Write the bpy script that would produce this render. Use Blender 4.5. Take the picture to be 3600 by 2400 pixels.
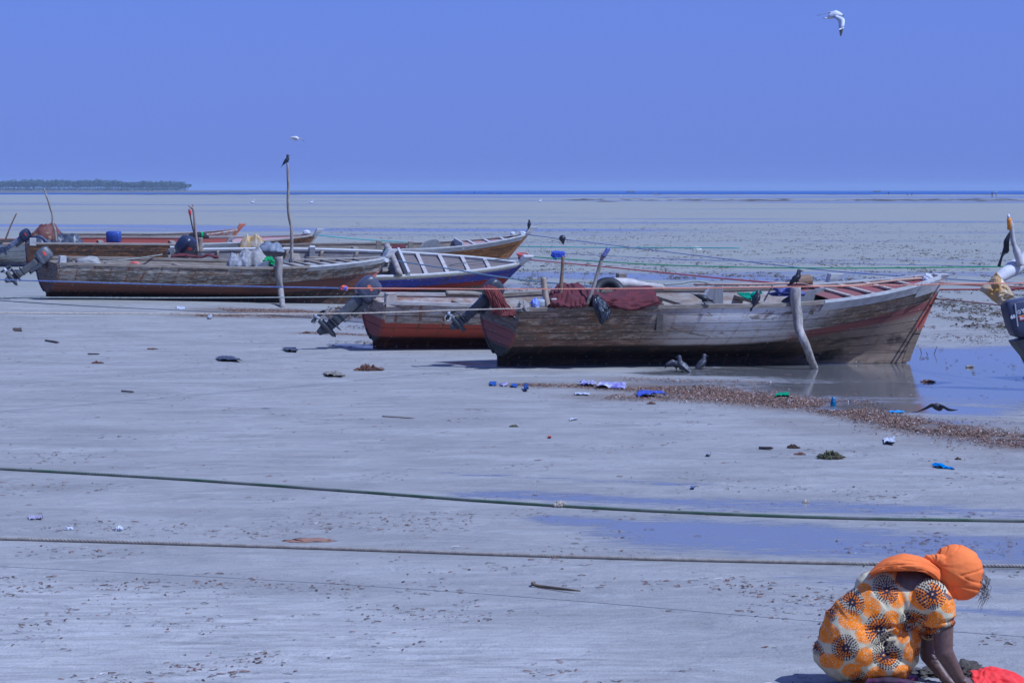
import bpy, bmesh, math, random
import numpy as np
from mathutils import Vector, Matrix, noise as mnoise

for o in list(bpy.data.objects):
    bpy.data.objects.remove(o)
SC = bpy.context.scene
COL = SC.collection
rad = math.radians
random.seed(7)

# ------------------------------------------------------------ camera, sky, sun, exposure
F = 9000.0      # focal length in pixels of a 3600 wide frame
CH = 2.6        # camera height
HY = 667.0      # row of the horizon
cam = bpy.data.cameras.new('camera')
cam_o = bpy.data.objects.new('camera', cam); COL.objects.link(cam_o)
SC.camera = cam_o
cam.lens = 36.0 * F / 3600.0
cam.shift_y = -(1200.0 - HY) / 3600.0
cam.clip_start = 0.5
cam.clip_end = 60000
cam_o.location = (0, 0, CH)
cam_o.rotation_euler = (math.pi / 2, 0, 0)

SUN = Vector((0.60, -0.29, 0.90)).normalized()      # direction towards the sun
world = bpy.data.worlds.new('World'); SC.world = world
world.use_nodes = True
wn = world.node_tree
sky = wn.nodes.new('ShaderNodeTexSky'); sky.sky_type = 'NISHITA'; sky.sun_disc = False
sky.sun_elevation = math.asin(SUN.z)
sky.sun_rotation = math.atan2(SUN.x, SUN.y)
sky.air_density = 1.2; sky.dust_density = 0.6; sky.ozone_density = 4.0
tint = wn.nodes.new('ShaderNodeMix'); tint.data_type = 'RGBA'; tint.blend_type = 'MULTIPLY'
tint.inputs[0].default_value = 1.0
tint.inputs[7].default_value = (0.56, 0.62, 1.12, 1)
wn.links.new(sky.outputs[0], tint.inputs[6])
flat_ = wn.nodes.new('ShaderNodeMix'); flat_.data_type = 'RGBA'; flat_.inputs[0].default_value = 0.78
flat_.inputs[7].default_value = (1.66, 1.96, 4.42, 1)
wn.links.new(tint.outputs[2], flat_.inputs[6])
wn.links.new(flat_.outputs[2], wn.nodes['Background'].inputs[0])
wn.nodes['Background'].inputs[1].default_value = 0.10
sl = bpy.data.lights.new('sun', 'SUN'); sl.energy = 3.9; sl.angle = rad(0.55); sl.color = (1.0, 0.95, 0.88)
so = bpy.data.objects.new('sun', sl); COL.objects.link(so)
so.rotation_euler = SUN.to_track_quat('Z', 'Y').to_euler()
vs = SC.view_settings
vs.view_transform = 'Standard'; vs.look = 'None'; vs.exposure = 0.11; vs.gamma = 1.0
vs.use_curve_mapping = False
vs.use_white_balance = True
vs.white_balance_temperature = 4750
vs.white_balance_tint = 12

# ------------------------------------------------------------ projection helpers
def at(px, py, Y):
    return Vector(((px - 1800.0) / F * Y, Y, CH - (py - HY) / F * Y))
def sstep(a, b, x):
    t = np.clip((x - a) / (b - a), 0, 1)
    return t * t * (3 - 2 * t)
def gz(X, Y):
    s = 0.94 * X + 0.33 * Y
    z = -0.13 * sstep(12.0, 20.0, s)
    z = z + 0.25 * np.exp(-((X + 11.0) ** 2 + (Y - 56.0) ** 2) / (2 * 3.5 ** 2))
    return z
def gp(px, py):
    Y = CH * F / (py - HY)
    for _ in range(60):
        Y = .5 * Y + .5 * (CH - float(gz((px - 1800) / F * Y, Y))) * F / (py - HY)
    v = at(px, py, Y); v.z = float(gz(v.x, v.y)); return v

# ------------------------------------------------------------ object helpers
WM = {}          # world matrix of every thing root
def tag(o, label=None, cat=None, group=None, kind=None):
    if label: o['label'] = label
    if cat: o['category'] = cat
    if group: o['group'] = group
    if kind: o['kind'] = kind
    return o
def thing(name, label, cat, loc, group=None, M=None):
    o = bpy.data.objects.new(name, None); COL.objects.link(o)
    o.empty_display_size = 0.1
    m = M if M is not None else Matrix.Translation(Vector(loc))
    o.matrix_world = m
    WM[o.name] = m.copy()
    return tag(o, label, cat, group)
def obj(name, V, Fc, mat, parent=None, smooth=True, space='world', uv=None, origin=None, cols=None, mid=None):
    """link ONE mesh; V world coordinates (or parent's local with space='local')"""
    V = [Vector(v) for v in V]
    if parent is not None:
        if space == 'world':
            Mi = WM[parent.name].inverted()
            V = [Mi @ v for v in V]
        loc = Vector((0, 0, 0))
    else:
        if origin is None:
            n = len(V)
            origin = Vector((sum(v.x for v in V) / n, sum(v.y for v in V) / n, min(v.z for v in V)))
        loc = Vector(origin)
        V = [v - loc for v in V]
    me = bpy.data.meshes.new(name)
    me.from_pydata([tuple(v) for v in V], [], [tuple(f) for f in Fc])
    if uv is not None:
        l = me.uv_layers.new(name='UVMap')
        idx = np.empty(len(me.loops), dtype=np.int32); me.loops.foreach_get('vertex_index', idx)
        l.data.foreach_set('uv', np.asarray(uv, dtype=np.float32)[idx].ravel())
    if cols is not None:
        a = me.color_attributes.new('Col', 'FLOAT_COLOR', 'POINT')
        c = np.ones((len(V), 4), dtype=np.float32); c[:, :3] = cols
        a.data.foreach_set('color', c.ravel())
    mats = mat if isinstance(mat, (list, tuple)) else [mat]
    for m in mats: me.materials.append(m)
    if mid is not None: me.polygons.foreach_set('material_index', mid)
    if smooth: me.polygons.foreach_set('use_smooth', [True] * len(me.polygons))
    me.update()
    o = bpy.data.objects.new(name, me); COL.objects.link(o)
    if parent is not None:
        o.parent = parent
    else:
        o.location = loc
        WM[o.name] = Matrix.Translation(loc)
    return o
def copy_tree(root, M, label=None):
    def rec(o, p):
        c = o.copy(); COL.objects.link(c); c.parent = p
        if 'label' in c and p is not None and False: pass
        for ch in list(o.children): rec(ch, c)
        return c
    r = rec(root, None); r.matrix_world = M; WM[r.name] = M.copy()
    if label: r['label'] = label
    return r

# ------------------------------------------------------------ geometry helpers
class MB:
    def __init__(s): s.v = []; s.f = []; s.uv = []
    def add(s, V, Fc, uv=None):
        n = len(s.v); s.v += [Vector(v) for v in V]; s.f += [tuple(i + n for i in f) for f in Fc]
        s.uv += list(uv) if uv is not None else [(0, 0)] * len(V)
        return s
    def box(s, c, size, R=None, taper=1.0):
        c = Vector(c); hx, hy, hz = [q / 2 for q in size]; V = []
        for z in (-1, 1):
            k = taper if z > 0 else 1.0
            for x, y in ((-1, -1), (1, -1), (1, 1), (-1, 1)):
                p = Vector((x * hx * k, y * hy * k, z * hz))
                if R is not None: p = R @ p
                V.append(c + p)
        return s.add(V, [(3, 2, 1, 0), (4, 5, 6, 7), (0, 1, 5, 4), (1, 2, 6, 5), (2, 3, 7, 6), (3, 0, 4, 7)],
                     [((p - c).x + (p - c).y, p.z) for p in V])
    def tube(s, pts, r, n=8, cap=True, flat=1.0):
        pts = [Vector(p) for p in pts]; N = len(pts)
        if not isinstance(r, (list, tuple)): r = [r] * N
        t0 = (pts[1] - pts[0]).normalized()
        up = Vector((0, 0, 1)) if abs(t0.z) < 0.9 else Vector((0, 1, 0))
        a = t0.cross(up).normalized(); V = []; U = []; L = 0
        for i, p in enumerate(pts):
            t = (pts[min(i + 1, N - 1)] - pts[max(i - 1, 0)]).normalized()
            a = (a - t * a.dot(t)).normalized(); b = t.cross(a)
            if i: L += (p - pts[i - 1]).length
            for k in range(n):
                an = 2 * math.pi * k / n
                V.append(p + a * math.cos(an) * r[i] + b * math.sin(an) * r[i] * flat); U.append((k / n, L))
        Fc = [(i * n + k, i * n + (k + 1) % n, (i + 1) * n + (k + 1) % n, (i + 1) * n + k) for i in range(N - 1) for k in range(n)]
        if cap: Fc += [tuple(range(n))[::-1], tuple((N - 1) * n + k for k in range(n))]
        return s.add(V, Fc, U)
    def loft(s, rings, cap=True):
        n = len(rings[0]); V = [p for r in rings for p in r]; N = len(rings)
        Fc = [(i * n + k, i * n + (k + 1) % n, (i + 1) * n + (k + 1) % n, (i + 1) * n + k) for i in range(N - 1) for k in range(n)]
        if cap: Fc += [tuple(range(n))[::-1], tuple((N - 1) * n + k for k in range(n))]
        return s.add(V, Fc, [(k / n, i / N) for i in range(N) for k in range(n)])
    def obj(s, name, mat, parent=None, **k):
        k.setdefault('uv', s.uv)
        return obj(name, s.v, s.f, mat, parent, **k)

def crv(pts, n):
    """Catmull-Rom resample"""
    P = [Vector(p) for p in pts]
    if len(P) == 2: return [P[0].lerp(P[1], i / (n - 1)) for i in range(n)]
    out = []; m = len(P) - 1
    for i in range(n):
        t = i / (n - 1) * m; k = min(int(t), m - 1); f = t - k
        p0 = P[max(k - 1, 0)]; p1 = P[k]; p2 = P[k + 1]; p3 = P[min(k + 2, m)]
        out.append(0.5 * ((2 * p1) + (p2 - p0) * f + (2 * p0 - 5 * p1 + 4 * p2 - p3) * f * f + (3 * p1 - p0 - 3 * p2 + p3) * f ** 3))
    return out
def nz(p, s=1.0, seed=0.0):
    return mnoise.noise(Vector((p[0] * s + seed, p[1] * s - seed * 1.7, p[2] * s + seed * .3)))
def sheet(name, rows, mat, parent=None, nu=40, nv=24, th=0.006, amp=0.0, fs=8.0, stretch=(1, 1), seed=1.0, **k):
    R = [crv(r, nu) for r in rows]
    cols = [crv([r[i] for r in R], nv) for i in range(nu)]
    V = []; U = []
    for i in range(nu):
        for j in range(nv):
            p = cols[i][j].copy()
            if amp:
                a = mnoise.noise(Vector((i / nu * fs * stretch[0], j / nv * fs * stretch[1], seed)))
                b = mnoise.noise(Vector((i / nu * fs * 2.3 * stretch[0], j / nv * fs * 2.3 * stretch[1], seed + 9)))
                p += Vector((a * .3, -a - .5 * b, .5 * b + .3 * a)) * amp
            V.append(p); U.append((i / nu, j / nv))
    Fc = [(i * nv + j, (i + 1) * nv + j, (i + 1) * nv + j + 1, i * nv + j + 1) for i in range(nu - 1) for j in range(nv - 1)]
    o = obj(name, V, Fc, mat, parent, uv=U, **k)
    if th:
        m = o.modifiers.new('thick', 'SOLIDIFY'); m.thickness = th; m.offset = 0
    return o
def ell(c, r, R=None):
    return ('e', Vector(c), Vector(r) if isinstance(r, (tuple, list, Vector)) else Vector((r, r, r)), R)
def cap(a, b, ra, rb=None, flat=None):
    return ('c', Vector(a), Vector(b), ra, ra if rb is None else rb)
def blob(parts, voxel, smooth=4):
    """union of ellipsoids and tapered capsules as one continuous surface"""
    bm = bmesh.new()
    for p in parts:
        if p[0] == 'e':
            M = Matrix.Translation(p[1]) @ (p[3].to_4x4() if p[3] is not None else Matrix.Identity(4)) @ Matrix.Diagonal((*p[2], 1))
            bmesh.ops.create_icosphere(bm, subdivisions=3, radius=1, matrix=M)
        else:
            a, b, ra, rb = p[1:]
            for c, r in ((a, ra), (b, rb)):
                bmesh.ops.create_icosphere(bm, subdivisions=2, radius=r, matrix=Matrix.Translation(c))
            d = b - a
            if d.length > 1e-5:
                M = Matrix.Translation((a + b) / 2) @ d.to_track_quat('Z', 'Y').to_matrix().to_4x4()
                bmesh.ops.create_cone(bm, cap_ends=True, segments=20, radius1=ra, radius2=rb, depth=d.length, matrix=M)
    me = bpy.data.meshes.new('tmp'); bm.to_mesh(me); bm.free()
    o = bpy.data.objects.new('tmp', me); COL.objects.link(o)
    m = o.modifiers.new('r', 'REMESH'); m.mode = 'VOXEL'; m.voxel_size = voxel
    if smooth:
        s = o.modifiers.new('s', 'SMOOTH'); s.iterations = smooth; s.factor = .6
    dg = bpy.context.evaluated_depsgraph_get()
    e = o.evaluated_get(dg); em = e.to_mesh()
    n = len(em.vertices); co = np.empty(n * 3); em.vertices.foreach_get('co', co)
    no = np.empty(n * 3); em.vertices.foreach_get('normal', no)
    Fc = [tuple(p.vertices) for p in em.polygons]
    e.to_mesh_clear()
    bpy.data.objects.remove(o); bpy.data.meshes.remove(me)
    return co.reshape(-1, 3), Fc, no.reshape(-1, 3)

# ------------------------------------------------------------ material helpers
class G:
    def __init__(s, name):
        s.m = bpy.data.materials.new(name); s.m.use_nodes = True; s.t = s.m.node_tree
        s.b = s.t.nodes['Principled BSDF']
    def lk(s, v, inp):
        if isinstance(v, bpy.types.NodeSocket): s.t.links.new(v, inp)
        elif isinstance(v, (tuple, list)) and len(v) == 3 and inp.type == 'RGBA': inp.default_value = (*v, 1)
        else: inp.default_value = v
    def n(s, ty, ins=None, **props):
        nd = s.t.nodes.new(ty)
        for k, v in props.items(): setattr(nd, k, v)
        for k, v in (ins or {}).items(): s.lk(v, nd.inputs[k])
        return nd
    def ma(s, op, a, b=0.0, c=0.0, clamp=False):
        nd = s.n('ShaderNodeMath', {0: a, 1: b}, operation=op); nd.use_clamp = clamp
        if op in ('MULTIPLY_ADD',): s.lk(c, nd.inputs[2])
        return nd.outputs[0]
    def mx(s, f, a, b, bt='MIX'):
        nd = s.n('ShaderNodeMix', data_type='RGBA', blend_type=bt)
        s.lk(f, nd.inputs[0]); s.lk(a, nd.inputs[6]); s.lk(b, nd.inputs[7]); return nd.outputs[2]
    def sm(s, x, lo, hi):
        nd = s.n('ShaderNodeMapRange', {0: x, 1: lo, 2: hi}, interpolation_type='SMOOTHSTEP'); return nd.outputs[0]
    def co(s, kind='Object'):
        return s.n('ShaderNodeTexCoord').outputs[kind]
    def mp(s, v, scale=(1, 1, 1), loc=(0, 0, 0)):
        return s.n('ShaderNodeMapping', {0: v, 1: loc, 3: scale}).outputs[0]
    def no(s, v, scale=5.0, detail=4.0, rough=0.6, dist=0.0):
        return s.n('ShaderNodeTexNoise', {'Vector': v, 'Scale': scale, 'Detail': detail, 'Roughness': rough, 'Distortion': dist}).outputs[0]
    def sep(s, v):
        n = s.n('ShaderNodeSeparateXYZ', {0: v}); return n.outputs
    def cmb(s, x, y, z=0.0):
        return s.n('ShaderNodeCombineXYZ', {0: x, 1: y, 2: z}).outputs[0]
    def bump(s, h, st=0.3, d=0.01):
        s.lk(s.n('ShaderNodeBump', {'Height': h, 'Strength': st, 'Distance': d}).outputs[0], s.b.inputs['Normal'])
    def out(s, col=None, rough=None, spec=None, metal=None):
        if col is not None: s.lk(col, s.b.inputs['Base Color'])
        if rough is not None: s.lk(rough, s.b.inputs['Roughness'])
        if spec is not None: s.lk(spec, s.b.inputs['Specular IOR Level'])
        if metal is not None: s.lk(metal, s.b.inputs['Metallic'])
        return s.m
_mc = {}
def mat(name, c1, c2=None, scale=6.0, rough=0.7, bump=0.3, st=(1, 1, 1), dist=0.01, metal=0.0, hard=None, detail=5):
    """two-tone weathered surface"""
    if name in _mc: return _mc[name]
    g = G(name); c2 = c2 or tuple(q * .7 for q in c1)
    v = g.mp(g.co(), st)
    f = g.no(v, scale, detail, .65)
    k = g.sm(f, .35, .65) if hard is None else g.sm(f, hard, hard + .06)
    h = g.no(v, scale * 5, 4, .6)
    g.bump(h, bump, dist)
    g.out(g.mx(g.ma('MULTIPLY', g.ma('SUBTRACT', h, .35), .6, clamp=True), g.mx(k, c1, c2), tuple(q * .5 for q in c1)), rough, None, metal)
    _mc[name] = g.m; return g.m
def vcmat(name, rough=0.8, bump=0.2, scale=60, sheen=0.0, dist=.003):
    g = G(name); a = g.n('ShaderNodeVertexColor', layer_name='Col').outputs[0]
    f = g.no(g.co(), scale, 4, .6)
    g.bump(f, bump, dist)
    c = g.mx(g.ma('MULTIPLY', f, .35), a, (0, 0, 0))
    return g.out(c, rough)
# ============================================================ SETTING
# ---- wetness of the flats: irregular pools and damp bands, as positions on the ground
def band(X, Y, cx, cy, hw, hh, ang=0.0, soft=.35):
    """soft ellipse in world metres"""
    c, s_ = math.cos(ang), math.sin(ang)
    u = ((X - cx) * c + (Y - cy) * s_) / hw; v = (-(X - cx) * s_ + (Y - cy) * c) / hh
    return 1 - sstep(1 - soft, 1 + soft, np.sqrt(u * u + v * v))
def seg(X, Y, a, b, w, soft=.5):
    d = np.array([b[0] - a[0], b[1] - a[1]]); L2 = (d ** 2).sum()
    t = np.clip(((X - a[0]) * d[0] + (Y - a[1]) * d[1]) / L2, 0, 1)
    r = np.hypot(X - a[0] - t * d[0], Y - a[1] - t * d[1]) / w
    return 1 - sstep(1 - soft, 1 + soft, r)
def gxy(px, py):
    p = gp(px, py); return (p.x, p.y)
POOLS = []      # (a, b, width, strength) strips of standing water given by ground points
def strip(a, b, w, k=1.0):
    POOLS.append((gxy(*a), gxy(*b), w, k))
def fstrip(x0, y0, x1, y1, t, k):
    """band t photo rows deep, turned into metres on the flats"""
    a, b = gxy(x0, y0), gxy(x1, y1); ym = (y0 + y1) / 2
    POOLS.append((a, b, t / 2 * ((a[1] + b[1]) / 2) / (ym - HY), k * .88))
# far flats: long bands of shallow water
for q in [(-100, 741, 1500, 742, 10, .75), (0, 716, 1100, 720, 8, .7), (-200, 790, 700, 797, 10, .8), (500, 809, 1950, 812, 20, 1.0), (1000, 826, 2500, 824, 12, .9),
          (2200, 822, 4000, 818, 20, .85), (1500, 705, 3100, 706, 7, .7), (2600, 692, 4300, 693, 11, 1.0), (3000, 712, 4100, 708, 6, .9), (900, 762, 2400, 768, 9, .6),
          (1700, 786, 3400, 780, 9, .6), (1900, 850, 3500, 846, 12, .5), (1850, 915, 3300, 912, 18, .6), (1850, 965, 2700, 978, 30, .85), (2700, 960, 3500, 965, 20, .7), (1830, 1005, 2300, 1010, 22, .75),
          (600, 748, 2600, 752, 6, .5), (2400, 735, 4000, 733, 6, .5)]:
    fstrip(*q)
# pool beside the bow, and its damp edge under the hull
for a, b, w, k in [((3330, 1280), (4000, 1275), 4.4, 1.15), ((3300, 1370), (4000, 1375), 2.2, 1.15), ((2900, 1310), (3330, 1325), 2.3, 1.1), ((3050, 1370), (3330, 1375), 1.9, 1.1), ((3130, 1430), (3330, 1440), 1.1, .95), ((2350, 1312), (3000, 1318), .7, .85),
                   ((2450, 1345), (3250, 1370), .9, .72), ((2900, 1400), (3350, 1410), 1.1, .74), ((3300, 1425), (3900, 1430), .7, .66),
                   ((3200, 1480), (3900, 1500), .7, .5), ((1180, 1110), (1330, 1150), .9, .6), ((1200, 1210), (1340, 1222), .35, .95), ((3350, 1540), (3900, 1570), .6, .5),
                   ((1600, 1276), (1750, 1286), .3, .7)]:
    strip(a, b, w, k)
# thin seep running down the near sand
for a, b, w, k in [((1560, 1664), (2500, 1706), .14, .75), ((1700, 1738), (2700, 1782), .40, .78), ((2500, 1770), (3900, 1815), .5, .76),
                   ((1950, 1824), (2600, 1880), .30, .84), ((2450, 1875), (3900, 1960), 1.0, .88), ((2700, 1930), (3900, 1985), .4, .8),
                   ((2800, 2030), (3900, 2090), .28, .6), ((3350, 2140), (3900, 2175), .16, .8), ((2520, 2120), (2900, 2128), .09, .7),
                   ((3330, 2060), (3900, 2110), .22, .55), ((3300, 2224), (3420, 2230), .03, .8)]:
    strip(a, b, w, k)
def wet_at(X, Y):
    W = np.zeros_like(X)
    for a, b, w, k in POOLS:
        W = np.maximum(W, k * seg(X, Y, a, b, w, .8))
    return W
# wrack (dead seagrass) density, same idea
WR = []
def wrack(a, b, w, k): WR.append((gxy(*a), gxy(*b), w, k))
for q in [((2330, 1362), (2900, 1428), .95, 1.0), ((2900, 1430), (3250, 1500), .55, 1.0), ((3250, 1500), (3700, 1570), .7, .95),
          ((1830, 1352), (2330, 1372), .38, .8), ((2150, 1395), (2700, 1410), .6, .7), ((700, 1108), (1330, 1120), .6, .75), ((800, 1092), (1330, 1100), .9, .8), ((1080, 1170), (1330, 1180), .3, .7),
          ((2200, 1335), (2700, 1345), .5, .5), ((3300, 1480), (3800, 1500), .8, .35), ((2750, 1480), (3500, 1590), .45, .28)]:
    wrack(*q)
def wrack_at(X, Y):
    W = np.zeros_like(X)
    for a, b, w, k in WR: W = np.maximum(W, k * seg(X, Y, a, b, w, .7))
    return W

ys = [-16, -12, -8, -4, 0, 3, 6, 8]
y = 9.5
while y < 1440: ys.append(y); y *= 1.0105
ys.append(1452.0)
ys = np.array(ys); NX = 260
uu = np.linspace(-1, 1, NX)
XX = np.array([(0.36 * max(Y_, 0) + 12) * (uu * .55 + .45 * uu ** 3) for Y_ in ys]); YY = np.repeat(ys[:, None], NX, 1)
ZZ = gz(XX, YY)
wet = wet_at(XX, YY); wrk = wrack_at(XX, YY)
pale = np.zeros_like(wet)                       # dry, salt-bleached top of the beach
for a, b, w in [((0, 2150), (1700, 2330), 1.0), ((0, 2330), (1500, 2400), 1.5), ((-200, 2050), (900, 2180), .6)]:
    pale = np.maximum(pale, seg(XX, YY, gxy(*a), gxy(*b), w, .9))
V = np.stack([XX, YY, ZZ], -1).reshape(-1, 3)
NY = len(ys)
ii = np.arange(NY - 1)[:, None] * NX + np.arange(NX - 1)[None, :]
Fg = np.stack([ii, ii + 1, ii + NX + 1, ii + NX], -1).reshape(-1, 4)
g = G('sand')
at_ = g.n('ShaderNodeVertexColor', layer_name='Col')
sp = g.n('ShaderNodeSeparateColor', {0: at_.outputs[0]}).outputs
oc = g.co()
geo = oc
nA = g.no(g.mp(geo, (.5, 1.1, 1)), 1.0, 7, .62, .5)
nB = g.no(g.mp(geo, (2.2, 9, 1)), 1.0, 6, .65, .4)
nC = g.no(g.mp(geo, (.05, .12, 1)), 1.0, 5, .6)
nF = g.no(geo, 55, 3, .7)
nG = g.no(geo, 260, 2, .7)
w0 = g.ma('ADD', sp[0], g.ma('MULTIPLY', g.ma('SUBTRACT', nA, .5), .9))
w0 = g.ma('ADD', w0, g.ma('MULTIPLY', g.ma('SUBTRACT', nB, .5), .75))
w0 = g.ma('ADD', w0, g.ma('MULTIPLY', g.ma('SUBTRACT', nC, .5), .35))
yy = g.sep(geo)[1]
farm = g.sm(yy, 28, 46)
nE = g.no(g.mp(geo, (.010, .035, 1)), 1.0, 6, .7, .5)
w0 = g.ma('ADD', w0, g.ma('MULTIPLY', g.ma('MULTIPLY', g.ma('SUBTRACT', nE, .52), 2.2), g.sm(yy, 50, 160)))
nD = g.no(g.mp(geo, (4, 26, 1)), 1.0, 5, .7)
w0 = g.ma('ADD', w0, g.ma('MULTIPLY', g.ma('SUBTRACT', nD, .5), 1.5))
wetm = g.ma('MULTIPLY', g.sm(w0, .30, .86), g.sm(sp[0], .02, .25))
# far damp sheen on the flats
damp = g.sm(g.ma('ADD', nC, g.ma('MULTIPLY', nA, .4)), .55, .85)
dry1 = (0.350, 0.330, 0.295); dry2 = (0.270, 0.255, 0.228)
nM = g.no(g.mp(geo, (.8, 2.0, 1)), 1.0, 10, .75, 1.0)
c = g.mx(g.sm(nA, .3, .7), dry1, dry2)
c = g.mx(g.ma('MULTIPLY', g.sm(nM, .50, .62), .40), c, (.44, .42, .38))
c = g.mx(g.ma('MULTIPLY', g.sm(nM, .46, .36), .35), c, (.20, .185, .16))
yy = g.sep(geo)[1]
farm = g.sm(yy, 28, 46)
c = g.mx(g.ma('MULTIPLY', g.sm(yy, 40, 80), g.ma('ADD', .30, g.ma('MULTIPLY', nA, .6))), c, (0.275, 0.28, 0.225))
c = g.mx(g.ma('MULTIPLY', sp[2], g.sm(nB, .3, .75)), c, (0.50, 0.47, 0.42))
c = g.mx(g.ma('MULTIPLY', g.sm(nF, .5, .75), .5), c, (0.17, 0.15, 0.125))
c = g.mx(g.ma('MULTIPLY', g.sm(nG, .55, .75), .5), c, (0.6, .58, .54))
# dark drying lines left by the tide, stretched along the shore
ln = g.no(g.mp(geo, (.9, 14, 1)), 1.0, 5, .6, .3)
c = g.mx(g.ma('MULTIPLY', g.sm(ln, .58, .67), g.ma('ADD', .16, g.ma('MULTIPLY', farm, .16))), c, (0.13, .11, .085))
crm = g.no(g.mp(geo, (9, 22, 1)), 1.0, 5, .75)
c = g.mx(g.ma('MULTIPLY', g.ma('MULTIPLY', g.sm(crm, .62, .66), g.sm(nC, .40, .60)), .7), c, (.13, .075, .045))
# algae and weed crumbs
al = g.no(g.mp(geo, (2.5, 5, 1)), 1.0, 6, .7)
c = g.mx(g.ma('MULTIPLY', g.sm(al, .58, .66), g.ma('MULTIPLY', farm, .5)), c, (.11, .09, .05))
c = g.mx(g.ma('MULTIPLY', sp[1], .75), c, (0.13, .085, .055))
c = g.mx(wetm, c, (0.185, 0.178, 0.162))
rip = g.no(g.mp(geo, (4.2, 9, 1)), 1.0, 6, .7, 1.2)
nU = g.no(g.mp(geo, (1, 1.3, 1)), 1.9, 5, .55, .8)
h = g.ma('ADD', g.ma('ADD', g.ma('MULTIPLY', nF, .8), g.ma('MULTIPLY', nU, 5.0)), g.ma('ADD', g.ma('MULTIPLY', rip, 1.6), g.ma('MULTIPLY', nB, 1.2)))
dryk = g.ma('SUBTRACT', 1.0, wetm)
bm_ = g.n('ShaderNodeBump', {'Height': h, 'Strength': g.ma('ADD', .012, g.ma('MULTIPLY', dryk, .65)), 'Distance': .02})
g.lk(bm_.outputs[0], g.b.inputs['Normal'])
g.out(c, g.ma('ADD', .04, g.ma('MULTIPLY', dryk, .72)), g.ma('ADD', .14, g.ma('MULTIPLY', wetm, .36)))
o = obj('ground', V, Fg.tolist(), g.m, cols=np.stack([wet, wrk, pale], -1).reshape(-1, 3), origin=(0, 0, 0))
tag(o, kind='structure')

# ---- sea beyond the flats
g = G('sea')
v = g.co()
h = g.no(g.mp(v, (.05, .25, 1)), 1.0, 5, .7)
g.bump(h, .5, .5)
g.out(g.mx(g.no(g.mp(v, (.002, .02, 1)), 1.0, 4, .6), (.004, .05, .24), (.008, .075, .30)), .5, .08)
o = obj('sea', [(-9000, 1438, -.19), (9000, 1438, -.19), (9000, 9000, -.19), (-9000, 9000, -.19)], [(0, 1, 2, 3)], g.m, origin=(0, 0, 0))
tag(o, kind='structure')
# dark weedy reef edge where the sand meets the sea on the right
mb = MB(); rnd = random.Random(3)
for k in range(240):
    px = rnd.choice([rnd.uniform(3000, 3700), rnd.uniform(2000, 3300), rnd.uniform(300, 1100)])
    py = {0: rnd.gauss(684, .8), 1: rnd.gauss(704, 1.2), 2: rnd.gauss(703, 3)}[rnd.choice([0, 1, 1, 2]) if px > 1900 else 0]
    p = gp(px, max(683.5, py)); w = rnd.uniform(.8, 5) * p.y / 700
    r = [Vector((p.x + math.cos(a) * w * rnd.uniform(.7, 1.2), p.y + math.sin(a) * w * rnd.uniform(.5, 1), p.z - .02)) for a in [q * math.pi / 4 for q in range(8)]]
    n = len(mb.v); mb.add(r + [Vector((p.x, p.y, p.z + rnd.uniform(.08, .25)))], [(q, (q + 1) % 8, 8) for q in range(8)])
o = mb.obj('reef_weed', mat('reef_weed', (.06, .05, .035), (.10, .07, .045), 3, .9)); tag(o, kind='stuff', label='dark weedy reef patches at the far edge of the flats', cat='seaweed')

# ---- low headland on the left with its shore scrub
xs = np.linspace(-900, -60, 150); rows = []
V = []; NXh = len(xs)
prof = [(0, -.4), (40, .6), (250, 1.4), (600, 3.2), (900, 3.4), (1500, -.4)]
for dy, z in prof:
    for i, x in enumerate(xs):
        # taper to the right, x given at Y = 2100
        t = 1 - sstep(-560, -100, x)
        yb = 1950 + 450 * (1 - t) * 1.2
        zz = z if z < 0 else z * (0.25 + .75 * t) * (1 + .25 * mnoise.noise(Vector((x * .05, dy * .01, 2))))
        k = (yb + dy) / 2100
        V.append((x * k, yb + dy, zz))
Fh = [(j * NXh + i, j * NXh + i + 1, (j + 1) * NXh + i + 1, (j + 1) * NXh + i) for j in range(len(prof) - 1) for i in range(NXh - 1)]
o = obj('headland', V, Fh, mat('headland', (.17, .14, .10), (.09, .085, .055), .05, .95), origin=(0, 0, 0)); tag(o, kind='structure')
mb = MB(); tr = MB(); rnd = random.Random(11)
def leafcl(mb, c, s):
    d = Vector((rnd.gauss(0, 1), rnd.gauss(0, 1), rnd.gauss(0, 1))).normalized(); e = d.orthogonal().normalized() * s; f_ = d.cross(e).normalized() * s * rnd.uniform(.5, 1)
    mb.add([c - e, c - f_, c + e, c + f_], [(0, 1, 2, 3)])
for k in range(150):
    px = -160 + 815 * (k + rnd.random()) / 150
    Y_ = rnd.uniform(2450, 2800)
    hh = rnd.uniform(7.0, 10.0) * (1.08 if px < 420 else .92) * (1.0 if px < 640 else .8)
    x = (px - 1800) / F * Y_; base = 2.3
    cr = rnd.uniform(3.5, 5.5)
    tr.tube([(x, Y_, base), (x + rnd.uniform(-.6, .6), Y_, base + hh * .6)], [.3, .12], 5)
    for q in range(3): tr.tube([(x, Y_, base + hh * .3), (x + rnd.uniform(-3, 3), Y_ + rnd.uniform(-3, 3), base + hh * .75)], [.15, .05], 4)
    for q in range(130):
        a = rnd.uniform(0, 6.28); r_ = cr * math.sqrt(rnd.random()); t = rnd.uniform(-1, 1)
        zc = base + hh * .66 + t * hh * .36 * math.sqrt(max(0, 1 - (r_ / cr) ** 2 * .8)) + rnd.uniform(-.5, .5)
        leafcl(mb, Vector((x + r_ * math.cos(a) * 1.15, Y_ + r_ * math.sin(a), zc)), rnd.uniform(.5, 1.0))
    for q in range(22):
        leafcl(mb, Vector((x + rnd.uniform(-5, 5), Y_ - rnd.uniform(0, 60), base - .4 + rnd.uniform(0, 2.2))), rnd.uniform(.5, .9))
n0 = len(mb.v)
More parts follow.
